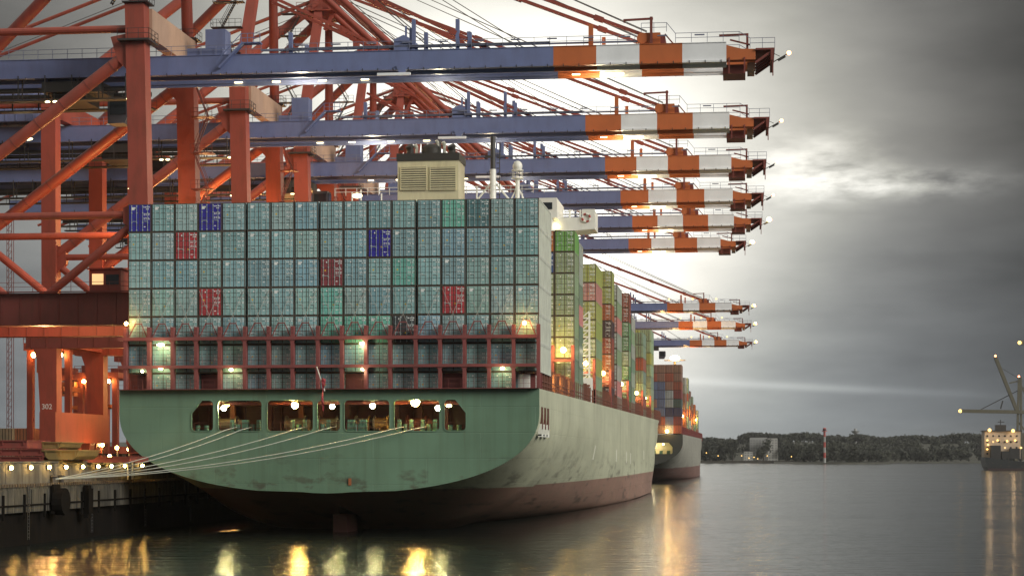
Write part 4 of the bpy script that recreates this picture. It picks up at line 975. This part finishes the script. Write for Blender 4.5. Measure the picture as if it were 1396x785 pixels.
# ------------------------------------------------------------------ bays further forward
YG = (0.36,0.39,0.12); LG = (0.28,0.36,0.22); BG = (0.17,0.38,0.10); PK = (0.55,0.25,0.22); OB = (0.38,0.12,0.045); DBn = (0.08,0.05,0.05); RB = (0.28,0.08,0.05)
GG = (0.20,0.27,0.19); GR = (0.15,0.29,0.14); LGY = (0.36,0.38,0.32); BL2 = (0.05,0.10,0.25); ORG=(0.5,0.16,0.04)
NMC = {BG:'bright green', LG:'pale green', YG:'yellow green', PK:'pink', OB:'orange brown', DBn:'dark brown', RB:'red brown', GG:'grey green', GR:'green', LGY:'light grey', BL2:'blue', ORG:'orange', TEAL:'teal'}
bays = [ # name, Y, length, number of tiers, top Z, columns (right to left lists of colours, top first)
 ('just aft of the bridge', 234.0, 6.06, 8, 35.6, [[BG,LG,LG,LG,LG,LG,GG,LG],[ORG,BL2,LG,LG,LG,YG,LG,LG]]),
 ('close behind the bright green one', 240.6, 6.06, 8, 34.9, [[LGY,LGY,GG,PK,GG,LGY,GG,LGY]]),
 ('just forward of the bridge', 268.0, 12.19, 8, 34.9, [[YG,PK,YG,YG,LG,YG,LG,GG],[YG,PK,YG,GG,LG,YG,LG,GG]]),
 ('second forward of the bridge', 300.0, 6.06, 8, 37.0, [[YG,YG,OB,DBn,RB,OB,RB,DBn],[YG,OB,RB,LG,RB,OB,GG,RB]]),
 ('third forward of the bridge', 313.0, 12.19, 8, 36.0, [[LGY,LG,PK,LGY,LG,LGY,PK,LGY]]),
 ('fourth forward of the bridge', 345.0, 6.06, 8, 37.3, [[RB,RB,GR,GR,LG,GR,GG,GR],[RB,LG,GR,RB,LG,GR,RB,GR]]),
 ('fifth forward of the bridge', 353.0, 12.19, 7, 33.9, [[LGY,LG,LGY,GG,LGY,LG,LGY]]),
 ('sixth forward of the bridge', 394.0, 12.19, 7, 33.4, [[GG,GG,RB,GG,LG,RB,GG],[GG,YG,GG,RB,LG,GG,RB]]),
 ('seventh forward of the bridge', 428.0, 12.19, 8, 36.2, [[LG,LG,YG,LG,GG,LG,YG,LG],[YG,LG,GG,LG,YG,GG,LG,GG]]),
]
for nm, y, L, nt, zt_, cols in bays:
    pit = 2.6
    for ci, colr in enumerate(cols):
        for ti in range(nt):
            if y < 235 and ci > 1: continue
            z = zt_-(ti+1)*pit; cc = colr[ti % len(colr)]
            w = ['outboard', 'inner'][ci]
            container(C1+21.5-1.24-ci*2.49, y, z, CSTD, L, cc, '%s container, %s from the top, %s column, bay %s' % (NMC.get(cc, 'painted'), ORD[ti+1], w, nm), 'containers in the bays forward of the stern', 2 if y < 360 else 0)
    s = S(); zb = zt_-nt*pit; s.box(C1-19.5, C1+21.3, y-0.2, y+L+0.2, top1(y-YS)-0.9, zb-0.02); s.build('hatch_coaming', shipred, S1)
# lashing bridges between the bays: tall red frames with lamps
for y in (232.3, 265.5, 298.0, 342.8, 391.5, 425.5):
    lbp = S().box(C1+2, C1+21.5, y, y+0.8, 19.5, 19.8).build('lashing_bridge', shipred, S1)
    for k in range(6):
        x = C1+21.4-k*2.49; S().box(x-0.2, x+0.2, y+0.05, y+0.75, top1(y-YS)-0.9, 21.5).build('post', shipred, lbp)
    s = S(); s.ball((C1+20.3, y-0.35, 20.9), 0.35, 8, 5); s.ball((C1+17.3, y-0.35, 18.6), 0.3, 8, 5); s.build('bridge_lamp', lamp_y, S1)
    light('bridge_lamp_light', (20.0, y-1.2-YS, 20.7), 520, (1.0, 0.62, 0.2), S1, 0.3)
# ------------------------------------------------------------------ mooring ropes
bol = None
qp = atx(72, 651, -64.9)
for k in range(2):
    t = thing('quay_bollard', ['black bollard with the mooring ropes looped on the quay ledge', 'second black bollard a little further along the quay ledge'][k], 'bollard', (-64.85, qp.y+k*2.2, 5.5), 'bollards on the quay ledge')
    MB().tube((0,0,0), (0,0,0.55), 0.22, 10).build('post', darkst, t); MB().ball((0,0,0.6), 0.34, 10, 6, (1.2,1,0.5)).build('cap', darkst, t)
ropes = [(325, 583), (346, 582), (403+16, 583), (458, 583), (553, 583), (583, 584)]
rl = ['uppermost', 'second from the top', 'third from the top', 'third from the bottom', 'second from the bottom', 'lowest']
for k, (px, py) in enumerate(ropes):
    a = at(px, py, YS+0.7); a.z = 11.05; e = Vector((-64.85, qp.y+(k % 2)*2.2, 5.85))
    mid = at(px, 588.5, YS-0.3)
    pts = [a, Vector((a.x-1.0, YS-0.32, 10.72+0.02*k))]
    n = 14
    for i in range(1, n+1):
        f = i/n; p = pts[1].lerp(e, f); p.z -= (1.15+0.22*k)*4*f*(1-f)*0.42; pts.append(p)
    s = MB(e)
    for p, q in zip(pts[:-1], pts[1:]): s.tube(p, q, 0.042, 6)
    o = s.build('mooring_rope', moor_m); o.location = e; tag(o, 'pale mooring rope across the green transom, %s of the six' % rl[k], 'rope', 'mooring ropes from the stern')
    s = MB(); 
# two posts on the quay edge
for k, px in enumerate((173, 179)):
    P = atx(px, 648, -65.0); t = thing('mooring_post', ['thin grey post on the quay ledge', 'thick white post on the quay ledge right of the thin one'][k], 'post', (-64.9, P.y, 5.5))
    MB().tube((0,0,0), (0,0,2.0 if k else 1.7), 0.13 if k else 0.08, 8).build('shaft', shipwhite, t); MB().tube((0,0,0), (0,0,0.1), 0.28, 8).build('base', darkst, t)
# ------------------------------------------------------------------ second ship
C2 = -40.2; Y2 = 582; top2 = lambda u: 14.7+u/300*1.2; O2 = (C2, Y2, 0)
S2 = thing('container_ship', 'dark hulled container ship moored ahead, brown and blue containers on its stern', 'ship', O2)
def T(): return MB(O2)
_, deck2, _ = make_hull(S2, C2, Y2, 325, top2, hullmat('hull_dark_sheen', (0.32, 0.31, 0.26), (0.20, 0.10, 0.08), 4.4, 0.36, (0.10, 0.08, 0.06), 0.3), O2)  # grey sheen on the dark hull side is put into its colour
deck2.build('weather_deck', shipred, S2)
transom(S2, C2, Y2, 325, top2, hull2, O2, [rrect(C2+6.5, C2+18.6, 7.6+1.2, 12.2, 0.4, 'r')])
s = T(); s.box(C2+5, C2+19.5, Y2+0.1, Y2+5, 8.4, 8.7); s.box(C2+5, C2+19.5, Y2+4.8, Y2+5, 8.7, 12.5); s.box(C2+5, C2+19.5, Y2+0.1, Y2+5, 12.4, 12.6); s.build('mooring_deck', cream, S2)
s = T()
for i in range(5): s.box(C2+8+i*2.2, C2+9+i*2.2, Y2+1.5, Y2+2.5, 8.7, 9.8)
s.build('winch_row', greenst, S2)
for dx_, z in ((9.3, 10.9), (13.3, 11.2), (15.8, 11.7)):
    T().ball((C2+dx_, Y2+0.6, z), 0.35, 8, 5).build('deck_lamp', lamp_w, S2)
light('deck_lamp_light', (13, 1.6, 11.4), 450, WARMW, S2, 0.3)
for dx_ in (7, 17): T().ball((C2+dx_, Y2-0.8, 15.6), 0.45, 8, 5).build('stern_floodlight', lamp_y, S2); light('stern_light', (dx_, -1.6, 16.0), 350, (1.0,0.55,0.2), S2, 0.4)
deck_edge(T, S2, C2, Y2, top2, 4, 280, shipred)
BR = (0.26,0.145,0.11); BU = (0.12,0.15,0.24); DG = (0.06,0.10,0.09); DR = (0.20,0.05,0.05); GY = (0.32,0.34,0.34); DB = (0.05,0.05,0.10)
grid = [[BR,BR,BR,BR,BR],[BR,RB,BR,RB,BR],[RB,BR,BU,BU,BR],[DR,GY,BU,BU,RB],[DG,GY,BU,BR,BU],[DB,DB,BU,BU,DG],[DR,BU,RB,DG,RB],[RB,GY,BR,RB,BU]]
n2 = {BR:'light brown', RB:'red brown', BU:'blue', DR:'dark red', GY:'grey', DG:'dark green', DB:'navy', OB:'orange brown', GG:'grey green', PK:'pink'}
for r in range(8):
    for c in range(5):
        cc = grid[r][c]; container(C2+21.3-1.24-c*2.5, Y2+1, 14.9+(7-r)*2.62, CSTD, 12.19, cc, '%s container, %s from the open water, %s row of the second ship\'s stern' % (n2[cc], ORD[c+1], ORD[r+1] if r else 'top'), 'containers on the stern of the second ship', 0)
T().box(C2-21, C2+8.6, Y2+1.2, Y2+13, 15.1, 35.7).build('cargo_block', paint('cargo_brown', BR, 0.6, 0.4), S2, kind='stuff')
for bi, (y, top) in enumerate(((622, 33.5), (650, 34.5), (676, 31), (706, 30), (742, 28), (790, 27))):
    nt = int((top-15)/2.6)
    for ti in range(nt):
        cc = random.choice((BR, RB, GG, OB, LGY, GG)); nmx = {LGY:'light grey'}.get(cc) or n2.get(cc)
        container(C2+21.3-1.24, y, top-(ti+1)*2.6, CSTD, 12.19, cc, '%s container, %s from the top, %s bay along the second ship' % (nmx, ORD[ti+1], ORD[bi+1]), 'containers along the side of the second ship', 0)
    T().ball((C2+20, y-2.0, 21+bi % 3), 0.7, 8, 5).build('bridge_lamp', lamp_y, S2)
# ------------------------------------------------------------------ floodlight mast crown over the second ship (yellow flare in the photo)
p = at(920, 488, 640); t = thing('light_mast', 'tall mast with a bright sodium floodlight above the second ship', 'light mast', (p.x, 640, QZ))
MB().tube((0,0,0), (0,0,p.z-QZ), 0.4, 8).build('pole', darkst, t); MB().ball((0,0,p.z-QZ), 1.1, 10, 6, (1.5,1,0.8)).build('floodlight', lamp_y, t)
MB().box(-3.5, 3.5, -0.3, 0.3, p.z-QZ-0.9, p.z-QZ-0.6).build('yard', darkst, t); light('flood_light', (0, -3, p.z-QZ), 9000, SODIUM, t, 0.8)
t.location.x = p.x
# ------------------------------------------------------------------ quay things: straddle carriers, hatch covers, containers
def straddle(px, py, Y, label, hgt):
    p = at(px, py, Y); t = thing('straddle_carrier', label, 'straddle carrier', (p.x, Y, QZ), 'straddle carriers on the quay'); t.scale = (1.35, 1.35, hgt/13.0)
    for x in (-2.3, 2.3):
        for y in (-4, 4): MB().box(x-0.35, x+0.35, y-0.4, y+0.4, 1.2, 12.2).build('leg', red, t)
        MB().box(x-0.5, x+0.5, -5, 5, 0.9, 1.9).build('sill_beam', red, t)
        b = MB()
        for y in (-4.2, -1.5, 1.5, 4.2): b.tube((x-0.25, y, 0.75), (x+0.25, y, 0.75), 0.75, 12)
        b.build('wheels', darkst, t)
    MB().box(-2.9, 2.9, -4.8, 4.8, 11.6, 12.4).build('top_frame', red, t)
    b = MB(); b.box(-2.2, -0.2, -4.2, -1, 12.4, 13.4); b.box(0.3, 2.4, 0, 3.5, 12.4, 13.2); b.rail((-2.9,-4.8,12.4), (2.9,-4.8,12.4), 0.9, 1.2, 0.04); b.build('engine_box', dkred, t)
    b = MB(); b.prism([(-0.9,9.2),(0.9,9.2),(0.9,11.3),(-0.9,11.3)], -5.8, -4.4); c = b.build('cab', orange, t); MB().box(-0.7, 0.7, -5.88, -5.8, 9.6, 10.8).build('cab_window', glass, c)
    MB().box(-1.3, 1.3, -3, 3, 7.4, 7.9).build('spreader', orange, t)
    for x in (-1.6, 0, 1.7): MB().ball((x, -5.0, 11.1), 0.28, 8, 5).build('work_lamp', lamp_y, t)
    light('work_lamp_light', (0, -5.6, 10.0), 1500, SODIUM, t, 0.3); return t
straddle(84, 600, 300, 'orange straddle carrier framed between the legs of crane 302', 19.5)
straddle(148, 600, 330, 'orange straddle carrier partly hidden by the green stern', 16)
straddle(112, 600, 360, 'orange straddle carrier further back between the crane legs', 17)
# lashing frame platforms / hatch covers stacked along the wall
hc = [(0,632,62,'b',0),(0,619,76,'r',1),(0,606,52,'r',2),(52,606,101,'y',2),(76,619,123,'y',1),(76,632,120,'y',0)]
def flat(x0, px0, px1, z0, z1, Y, mat, label, tap=0.0):
    a = at(px0, 620, Y).x; c = at(px1, 620, Y).x; w = c-a
    t = thing('hatch_cover', label, 'hatch cover', ((a+c)/2, Y, z0), 'steel hatch covers stacked on the quay')
    b = MB(); h = z1-z0; b.prism([(-w/2+tap*w, 0), (w/2-tap*w, 0), (w/2-tap*w*0.3, h*0.35), (w/2, h*0.86), (-w/2, h*0.86), (-w/2+tap*w*0.3, h*0.35)], -3, 3); b.build('panel', mat, t)
    b = MB(); n = max(3, int(w/1.6))
    for i in range(n): x = -w/2+0.3+(w-0.6)*i/(n-1); b.box(x-0.06, x+0.06, -3.1, -3.0, h*0.4, h*0.86)
    b.box(-w/2-0.1, w/2+0.1, -3.15, 3.15, h*0.86, h); b.build('rim', mat, t); return t
yelm = paint('faded_yellow', (0.22, 0.15, 0.05), 0.6, 0.35); rust = paint('rusty_red', (0.20, 0.04, 0.03), 0.7, 0.4)
YH = 180
zof = lambda py: at(60, py, YH).z
flat(0, -40, 74, 7.42, zof(622), YH, rust, 'long rusty red hatch cover at the bottom of the stack behind the quay lamps')
flat(0, -40, 75, zof(621), zof(612), YH, rust, 'long rusty red hatch cover in the middle of the stack')
flat(0, -40, 52, zof(611), zof(600), YH, rust, 'rusty red hatch cover on top of the stack')
flat(0, 49, 98, zof(613), zof(602), YH+4, yelm, 'boat shaped faded yellow cover on top of the stack', 0.16)
flat(0, 74, 121, zof(626), zof(613), YH, yelm, 'boat shaped faded yellow cover below the other yellow one', 0.16)
flat(0, 74, 100, 7.42, zof(627), YH, yelm, 'small faded yellow cover beside a wall lamp')
flat(0, 122, 190, 7.42, zof(622), YH+8, rust, 'rusty red cover lying right of the yellow covers')
b_ = None
for k, (px0, px1, py, cc, nmx) in enumerate(((-4, 3, 576, GG, 'grey green'), (3, 20, 580, (0.30,0.30,0.24), 'grey'), (20, 34, 580, (0.50,0.42,0.28), 'beige'), (34, 40, 581, (0.5,0.2,0.1), 'orange'))):
    Y = 300; a = at(px0, 600, Y)
    for j in range(2):
        o = container(at(30, 600, Y).x-7.5+k*2.5, Y, QZ+0.02+j*2.62, CSTD, 12.19, cc, '%s container, %s of its pair, left of crane leg 302' % (nmx, ['lower', 'upper'][j]), 'containers standing on the quay', 0)
# people sized clutter and lit gear at the foot of the crane legs
for k, (px, py, Y) in enumerate(((140, 606, 270), (160, 610, 290), (176, 612, 300), (150, 622, 262))):
    p = at(px, py, Y); t = thing('light_pole', ['short lamp pole by the straddle carriers','lamp pole beside the green stern','lamp pole just left of the stern edge','low lamp pole behind the mooring ropes'][k], 'lamp pole', (p.x, Y, QZ), 'lamp poles on the quay')
    MB().tube((0,0,0), (0,0,max(0.5, p.z-QZ)), 0.1, 6).build('pole', darkst, t); MB().ball((0,-0.2,max(0.6, p.z-QZ)), 0.3, 8, 5).build('lamp_head', lamp_y, t)
    light('lamp_light', (0, -0.8, max(0.6, p.z-QZ)), 900, SODIUM, t, 0.3)
# vertical truss mast on the far left
p = at(14, 420, 330); t = thing('lattice_mast', 'thin lattice light mast at the left edge behind the crane beams', 'mast', (p.x, 330, QZ))
zt_ = at(14, 300, 330).z-QZ; b = MB()
for sx in (-0.45, 0.45):
    for sy in (-0.45, 0.45): b.bar((sx, sy, 0), (sx, sy, zt_), 0.09, 0.09)
for i in range(int(zt_/1.2)):
    z = i*1.2; b.bar((-0.45,-0.45,z), (0.45,-0.45,z+1.2), 0.06, 0.06); b.bar((-0.45,-0.45,z), (0.45,-0.45,z), 0.06, 0.06)
b.build('lattice', dkred, t)
# ------------------------------------------------------------------ far shore
def shore():
    rnd = random.Random(3)
    # terrain: low ridge behind the water
    b = MB(); n = 60; vs = []
    for i in range(n+1):
        px = -900+i*(3200/n); 
        for (Y, z) in ((2350, -1), (2380, 1.5), (2500, 3), (2900, 25+2*math.sin(i*0.5)), (3600, 34+2*math.sin(i*0.37+1)), (5200, 40)):
            d = ray(px, 620); vs.append((d.x*Y/d.y, Y, z))
    k = 6; fs = [(i*k+j, (i+1)*k+j, (i+1)*k+j+1, i*k+j+1) for i in range(n) for j in range(k-1)]
    b.add(vs, fs); b.build('far_shore', soil, kind='structure')
    b = MB(); vs = []
    for i in range(13):
        px = 1055+i*13.2; d = ray(px, 620); f = math.sin(math.pi*i/12)**0.6
        for (Y, z) in ((2060-0*f, -1), (2060+(1-f)*60, 1.2), (2220, 2.0), (2380, 2.0)): vs.append((d.x*Y/d.y, Y, z))
    b.add(vs, [(i*4+j, (i+1)*4+j, (i+1)*4+j+1, i*4+j+1) for i in range(12) for j in range(3)]); b.build('headland', soil, kind='structure')
    def crown(b, x, y, z, w, h, nl, sz):
        for i in range(nl):
            # lobed crown: leaves gathered round a few centres
            c = crown.c[rnd.randrange(len(crown.c))]
            while True:
                u = Vector((rnd.uniform(-1,1), rnd.uniform(-1,1), rnd.uniform(-1,1)))
                if u.length < 1: break
            p = Vector((x+(c[0]+u.x*0.42)*w/2, y+(c[1]+u.y*0.42)*w/2, z+h*(0.5+0.5*(c[2]+u.z*0.42))))
            a = Vector((rnd.uniform(-1,1), rnd.uniform(-1,1), rnd.uniform(-1,1))).normalized()*sz*rnd.uniform(0.6,1.2); e = a.orthogonal().normalized()*sz*rnd.uniform(0.4,0.9)
            b.add([p-a-e, p+a-e*0.6, p+a*0.8+e, p-a*0.7+e], [(0,1,2,3)])
    def lobes(): crown.c = [(rnd.uniform(-0.6,0.6), rnd.uniform(-0.6,0.6), rnd.uniform(-0.55,0.6)) for _ in range(rnd.randint(5,8))]
    # wood on the ridge: one mass
    b = MB()
    for i in range(760):
        px = rnd.uniform(930, 1420); Y = rnd.choice((2420, 2520, 2700, 2900, 3100, 3300)); lobes()
        zg = max(1.5, (Y-2500)/400*22)
        if 1000 < px < 1066 and Y < 2600: continue
        d = ray(px, 620); h = rnd.uniform(13, 22); w = rnd.uniform(12, 20)
        ridge = 592.5+2.2*math.sin(px*0.021+1)+1.5*math.sin(px*0.09)+ (3.5 if px < 1010 else 0)
        x = d.x*Y/d.y; zmax = HC+(HZ-ridge)*Y/F
        z0 = min(zg, zmax-h)
        crown(b, x, Y, max(z0, zmax-h*0.95) if Y > 2700 else z0, w, h, 55, 1.9)
    b.build('far_wood', leaf, kind='stuff')
    b = MB()
    for i in range(150):
        px = rnd.uniform(1085, 1212); f = (px-1060)/155; lobes(); d = ray(px, 620); Y = rnd.uniform(2120, 2360)
        h = rnd.uniform(16, 24)*(1.0 if px < 1195 else 0.7); crown(b, d.x*Y/d.y, Y, rnd.uniform(0.5, 4), rnd.uniform(11, 17), h, 70, 1.6)
    b.build('headland_wood', leaf, kind='stuff')
    trees = [(968, 600, 'round dark tree right beside the second ship\'s bow'), (985, 601, 'dark tree on the far shore between the ship and the flats'), (999, 597, 'taller dark tree just left of the grey flats'), (1041, 594, 'broad round tree standing in front of the grey flats'), (1072, 600, 'wide dark tree right of the grey flats'), (1090, 596, 'dark tree midway between the flats and the striped lighthouse')]
    for px, py, lab in trees:
        Y = 2340; d = ray(px, 620); x = d.x*Y/d.y; h = (628-py)*Y/F; lobes()
        t = thing('shore_tree', lab, 'tree', (x, Y, 1), 'single trees on the far shore')
        q = MB(); q.tube((0,0,0), (0,0,h*0.45), 0.8, 6, 0.4); q.bar((0,0,h*0.35), (h*0.2,0,h*0.6), 0.4, 0.4); q.bar((0,0,h*0.3), (-h*0.2,1,h*0.55), 0.4, 0.4); q.build('trunk', bark, t)
        q = MB(); crown(q, 0, 0, h*0.12, h*0.75, h*0.88, 420, 1.3); q.build('crown', leaf, t)
    # flats
    fglass = paint('far_window', (0.14, 0.145, 0.15), 0.4, 0.1); wallm = paint('far_wall', (0.30, 0.30, 0.29), 0.8, 0.2); wall2 = paint('far_wall_pale', (0.40, 0.39, 0.36), 0.8, 0.2)
    for px0, px1, py, Y, m, lab in ((1022, 1046, 596, 2440, wallm, 'grey slab block of flats behind the broad tree'), (1047, 1060, 597, 2420, wall2, 'pale tower of flats right of the broad tree'), (1014, 1026, 615, 2400, wall2, 'low white house in front of the flats'), (1226, 1240, 606, 2900, wallm, 'low pale villa in the wood right of the headland'), (1262, 1274, 602, 2950, wallm, 'small pale villa higher in the wood at right')):
        a = at(px0, py, Y); c = at(px1, py, Y); t = thing('far_building', lab, 'building', ((a.x+c.x)/2, Y, 1.5), 'buildings on the far shore'); w = c.x-a.x; h = a.z-1.5
        MB().box(-w/2, w/2, 0, 12, 0, h).build('wall', m, t); MB().box(-w/2-0.3, w/2+0.3, -0.3, 12.3, h, h+0.6).build('roof', darkst, t)
        nf = max(1, int(h/3.1)); nc = max(2, int(w/3.2))
        q = MB()
        for i in range(nc):
            for j in range(nf): q.box(-w/2+(i+0.3)*w/nc, -w/2+(i+0.75)*w/nc, -0.15, 0.0, 1.0+j*3.1, 2.4+j*3.1)
        q.build('windows', fglass, t, kind='stuff')
    # lighthouse
    Y = 2090; p = at(1124, 583, Y); t = thing('lighthouse', 'slim red and white striped lighthouse on the wooded headland', 'lighthouse', (p.x, Y, 0.8)); H = p.z-0.8
    for i in range(6): MB().tube((0,0,H*0.9*i/6), (0,0,H*0.9*(i+1)/6), 1.5-0.06*i, 14, 1.44-0.06*i).build('band', wallm if i % 2 == 0 else REDM, t)
    MB().tube((0,0,H*0.9), (0,0,H*0.925), 2.9, 14).build('gallery', REDM, t); g = MB().tube((0,0,H*0.925), (0,0,H*0.98), 1.8, 10).build('lantern', glass, t); MB().ball((0,0,H*0.975), 2.0, 10, 6, (1,1,0.6)).build('dome', REDM, t)
    Y = 3300; p = at(1166, 584, Y); t = thing('water_tower', 'distant water tower with a wide disc rising above the wood', 'tower', (p.x, Y, 20)); H = p.z-20
    MB().tube((0,0,0), (0,0,H), 2.2, 10).build('shaft', wallm, t); MB().tube((0,0,H-8), (0,0,H-4), 4, 14, 7.5).build('disc', wallm, t)
    for k, (px, py) in enumerate(((963, 617), (979, 621), (1011, 621), (1021, 624), (1028, 623), (1033, 625), (1046, 621), (1079, 622), (1082, 623))):
        Y = 2330; p = at(px, py, Y); t = thing('shore_lamp', 'tiny yellow lamp, %s from the left on the far shore' % ORD[k+1], 'lamp', (p.x, Y, 1), 'lamps on the far shore')
        MB().tube((0,0,0), (0,0,max(1, p.z-1)), 0.15, 5).build('pole', darkst, t); MB().ball((0,0,max(1, p.z-1)), 0.6, 6, 4).build('lamp_head', lamp_gold, t)
    b = MB(); a = at(955, 626, 2335); c = at(1100, 626, 2335); b.box(a.x, c.x, 2335, 2338, 0, 3.0); o = b.build('shore_wall', concd); tag(o, 'low dark embankment wall along the far shore at left', 'wall')
shore()
# ------------------------------------------------------------------ ship and crane at the right edge
def right_side():
    Y = 1160; k = 1.0
    def P(px, py, y=Y): return at(px, py, y)
    o = P(1370, 640); t = thing('feeder_ship', 'small dark ship with a lit white deckhouse beneath the distant crane', 'ship', (o.x, Y, 0)); O = (o.x, Y, 0)
    x0 = P(1340, 630).x; x1 = P(1430, 630).x; zt = P(1340, 625).z
    b = MB(O); b.prism([(x0+3, -1), (x1, -1), (x1, zt+1.5), (x0+26, zt), (x0+24, zt-2), (x0, zt+1), (x0+1, 2)], Y-9, Y+14); b.build('hull', hull3, t)
    fw = paint('feeder_white', (0.48, 0.38, 0.28), 0.6, 0.2)
    b = MB(O); xa, xb = P(1341, 600).x, P(1390, 600).x; h = b.box(xa, xb, Y-4, Y+10, zt, P(1360, 588).z).build('deckhouse', fw, t)
    b = MB(O); b.box(xa-0.6, xb+0.6, Y-5, Y+10, P(1360, 588).z, P(1360, 586.5).z).build('bridge_roof', darkst, t)
    b = MB(O); b.box(P(1357,580).x, P(1371,580).x, Y-2, Y+3, P(1360,587).z, P(1360,579).z); b.build('funnel', darkst, t)
    b = MB(O); b.tube((P(1364,580).x, Y, P(1360,579).z), (P(1364,580).x, Y, P(1360,572).z), 0.25, 6); b.tube((P(1360,580).x, Y, P(1360,575).z), (P(1369,580).x, Y, P(1360,575).z), 0.2, 6); b.build('mast', darkst, t)
    for i in range(4):
        for j in range(6):
            px = 1346+j*8; py = 594+i*8; q = MB(O); p = P(px, py, Y-4); q.box(p.x-0.5, p.x+0.5, Y-4.15, Y-4, p.z-0.5, p.z+0.5); q.build('window', winlit if (i*j) % 5 == 1 else glass, h)
    b = MB(O)
    for px, py, w, hh in ((1356, 615, 12, 14), (1370, 620, 10, 9), (1382, 618, 12, 12)):
        p = P(px, py, Y-7); b.box(p.x-w/5, p.x+w/3.6, Y-8.5, Y-4.5, zt, p.z+hh/4)
    b.build('cargo_gear', darkst, t)
    for px, py in ((1349, 586), (1381, 587)):
        p = P(px, py, Y-6); MB(O).ball(p, 1.0, 8, 5).build('floodlight', lamp_gold, t); light('flood', (p.x-o.x, -9, p.z-1.0), 400, (1.0,0.7,0.4), t, 1)
    for px, py in ((1346, 600), (1347, 606), (1346, 612), (1360, 600), (1373, 601), (1384, 600), (1392, 610)):
        p = P(px, py, Y-5); MB(O).ball(p, 0.55, 6, 4).build('deck_lamp', lamp_gold, t)
    fc = paint('far_crane', (0.12, 0.11, 0.075), 0.6, 0.3); Y3 = 1250
    def Q(px, py): return at(px, py, Y3)
    o = Q(1392, 640); t = thing('far_crane', 'dark distant harbour crane with one boom raised, at the right edge', 'crane', (o.x, Y3, 3)); O = (o.x, Y3, 3)
    b = MB(O); b.bar(Q(1311, 560), Q(1425, 562), 2.2, 3.0); b.build('boom', fc, t)
    b = MB(O); b.bar(Q(1357, 487), Q(1386, 559), 2.0, 3.4); b.build('raised_boom', fc, t)
    b = MB(O)
    for dx_ in (0, 5): b.bar(Q(1387+dx_, 590), Q(1389+dx_*0.5, 514), 1.3, 1.5)
    b.bar(Q(1385, 612), Q(1387, 590), 2, 2); b.bar(Q(1396, 640), Q(1393, 590), 2, 2); b.bar(Q(1385, 640), Q(1386, 590), 1.5, 2); b.bar(Q(1389, 520), Q(1410, 560), 1, 1); b.bar(Q(1376, 522), Q(1390, 519), 0.8, 0.8); b.bar(Q(1388, 575), Q(1400, 590), 1, 1); b.build('tower_frame', fc, t)
    b = MB(O); b.bar(Q(1337, 558), Q(1400, 526), 0.5, 0.6); b.bar(Q(1362, 500), Q(1390, 516), 0.2, 0.25); b.bar(Q(1364, 557), Q(1367, 546), 0.8, 0.8); b.build('stay', darkst, t)
    for px, py, r, m in ((1309, 560, 1.1, lamp_gold), (1357, 485, 0.6, lamp_r), (1389, 513, 0.6, lamp_r)): MB(O).ball(Q(px, py), r, 8, 5).build('tip_lamp', m, t)
    p = at(1390, 467, 1000); t = thing('boom_tip', 'dark crane boom tip with an orange lamp at the right edge', 'crane', p); 
    MB().bar((1.2,0,0), (40,0,-0.5), 2.2, 2.4).build('boom', fc, t); MB().ball((0,0,0), 0.95, 8, 5).build('tip_lamp', lamp_gold, t)
    MB().bar((36,0,-0.5),(36,0,-p.z+1),3,3).build('tower', fc, t)
right_side()
print('containers', NCONT[0], 'objects', len(bpy.data.objects))

# ------------------------------------------------------------------ air
HZD = 0.00004
hm = bpy.data.materials.new('haze_air'); hm.use_nodes = True; nt = hm.node_tree; nt.nodes.clear()
vo = nt.nodes.new('ShaderNodeOutputMaterial'); pv = nt.nodes.new('ShaderNodeVolumePrincipled'); pv.inputs['Density'].default_value = HZD; pv.inputs['Color'].default_value = (0.93, 0.94, 0.95, 1); pv.inputs['Anisotropy'].default_value = 0.35
nt.links.new(pv.outputs[0], vo.inputs['Volume'])
o = MB().box(-9300, 9300, -700, 16300, -6, 96).build('haze', hm, kind='stuff')
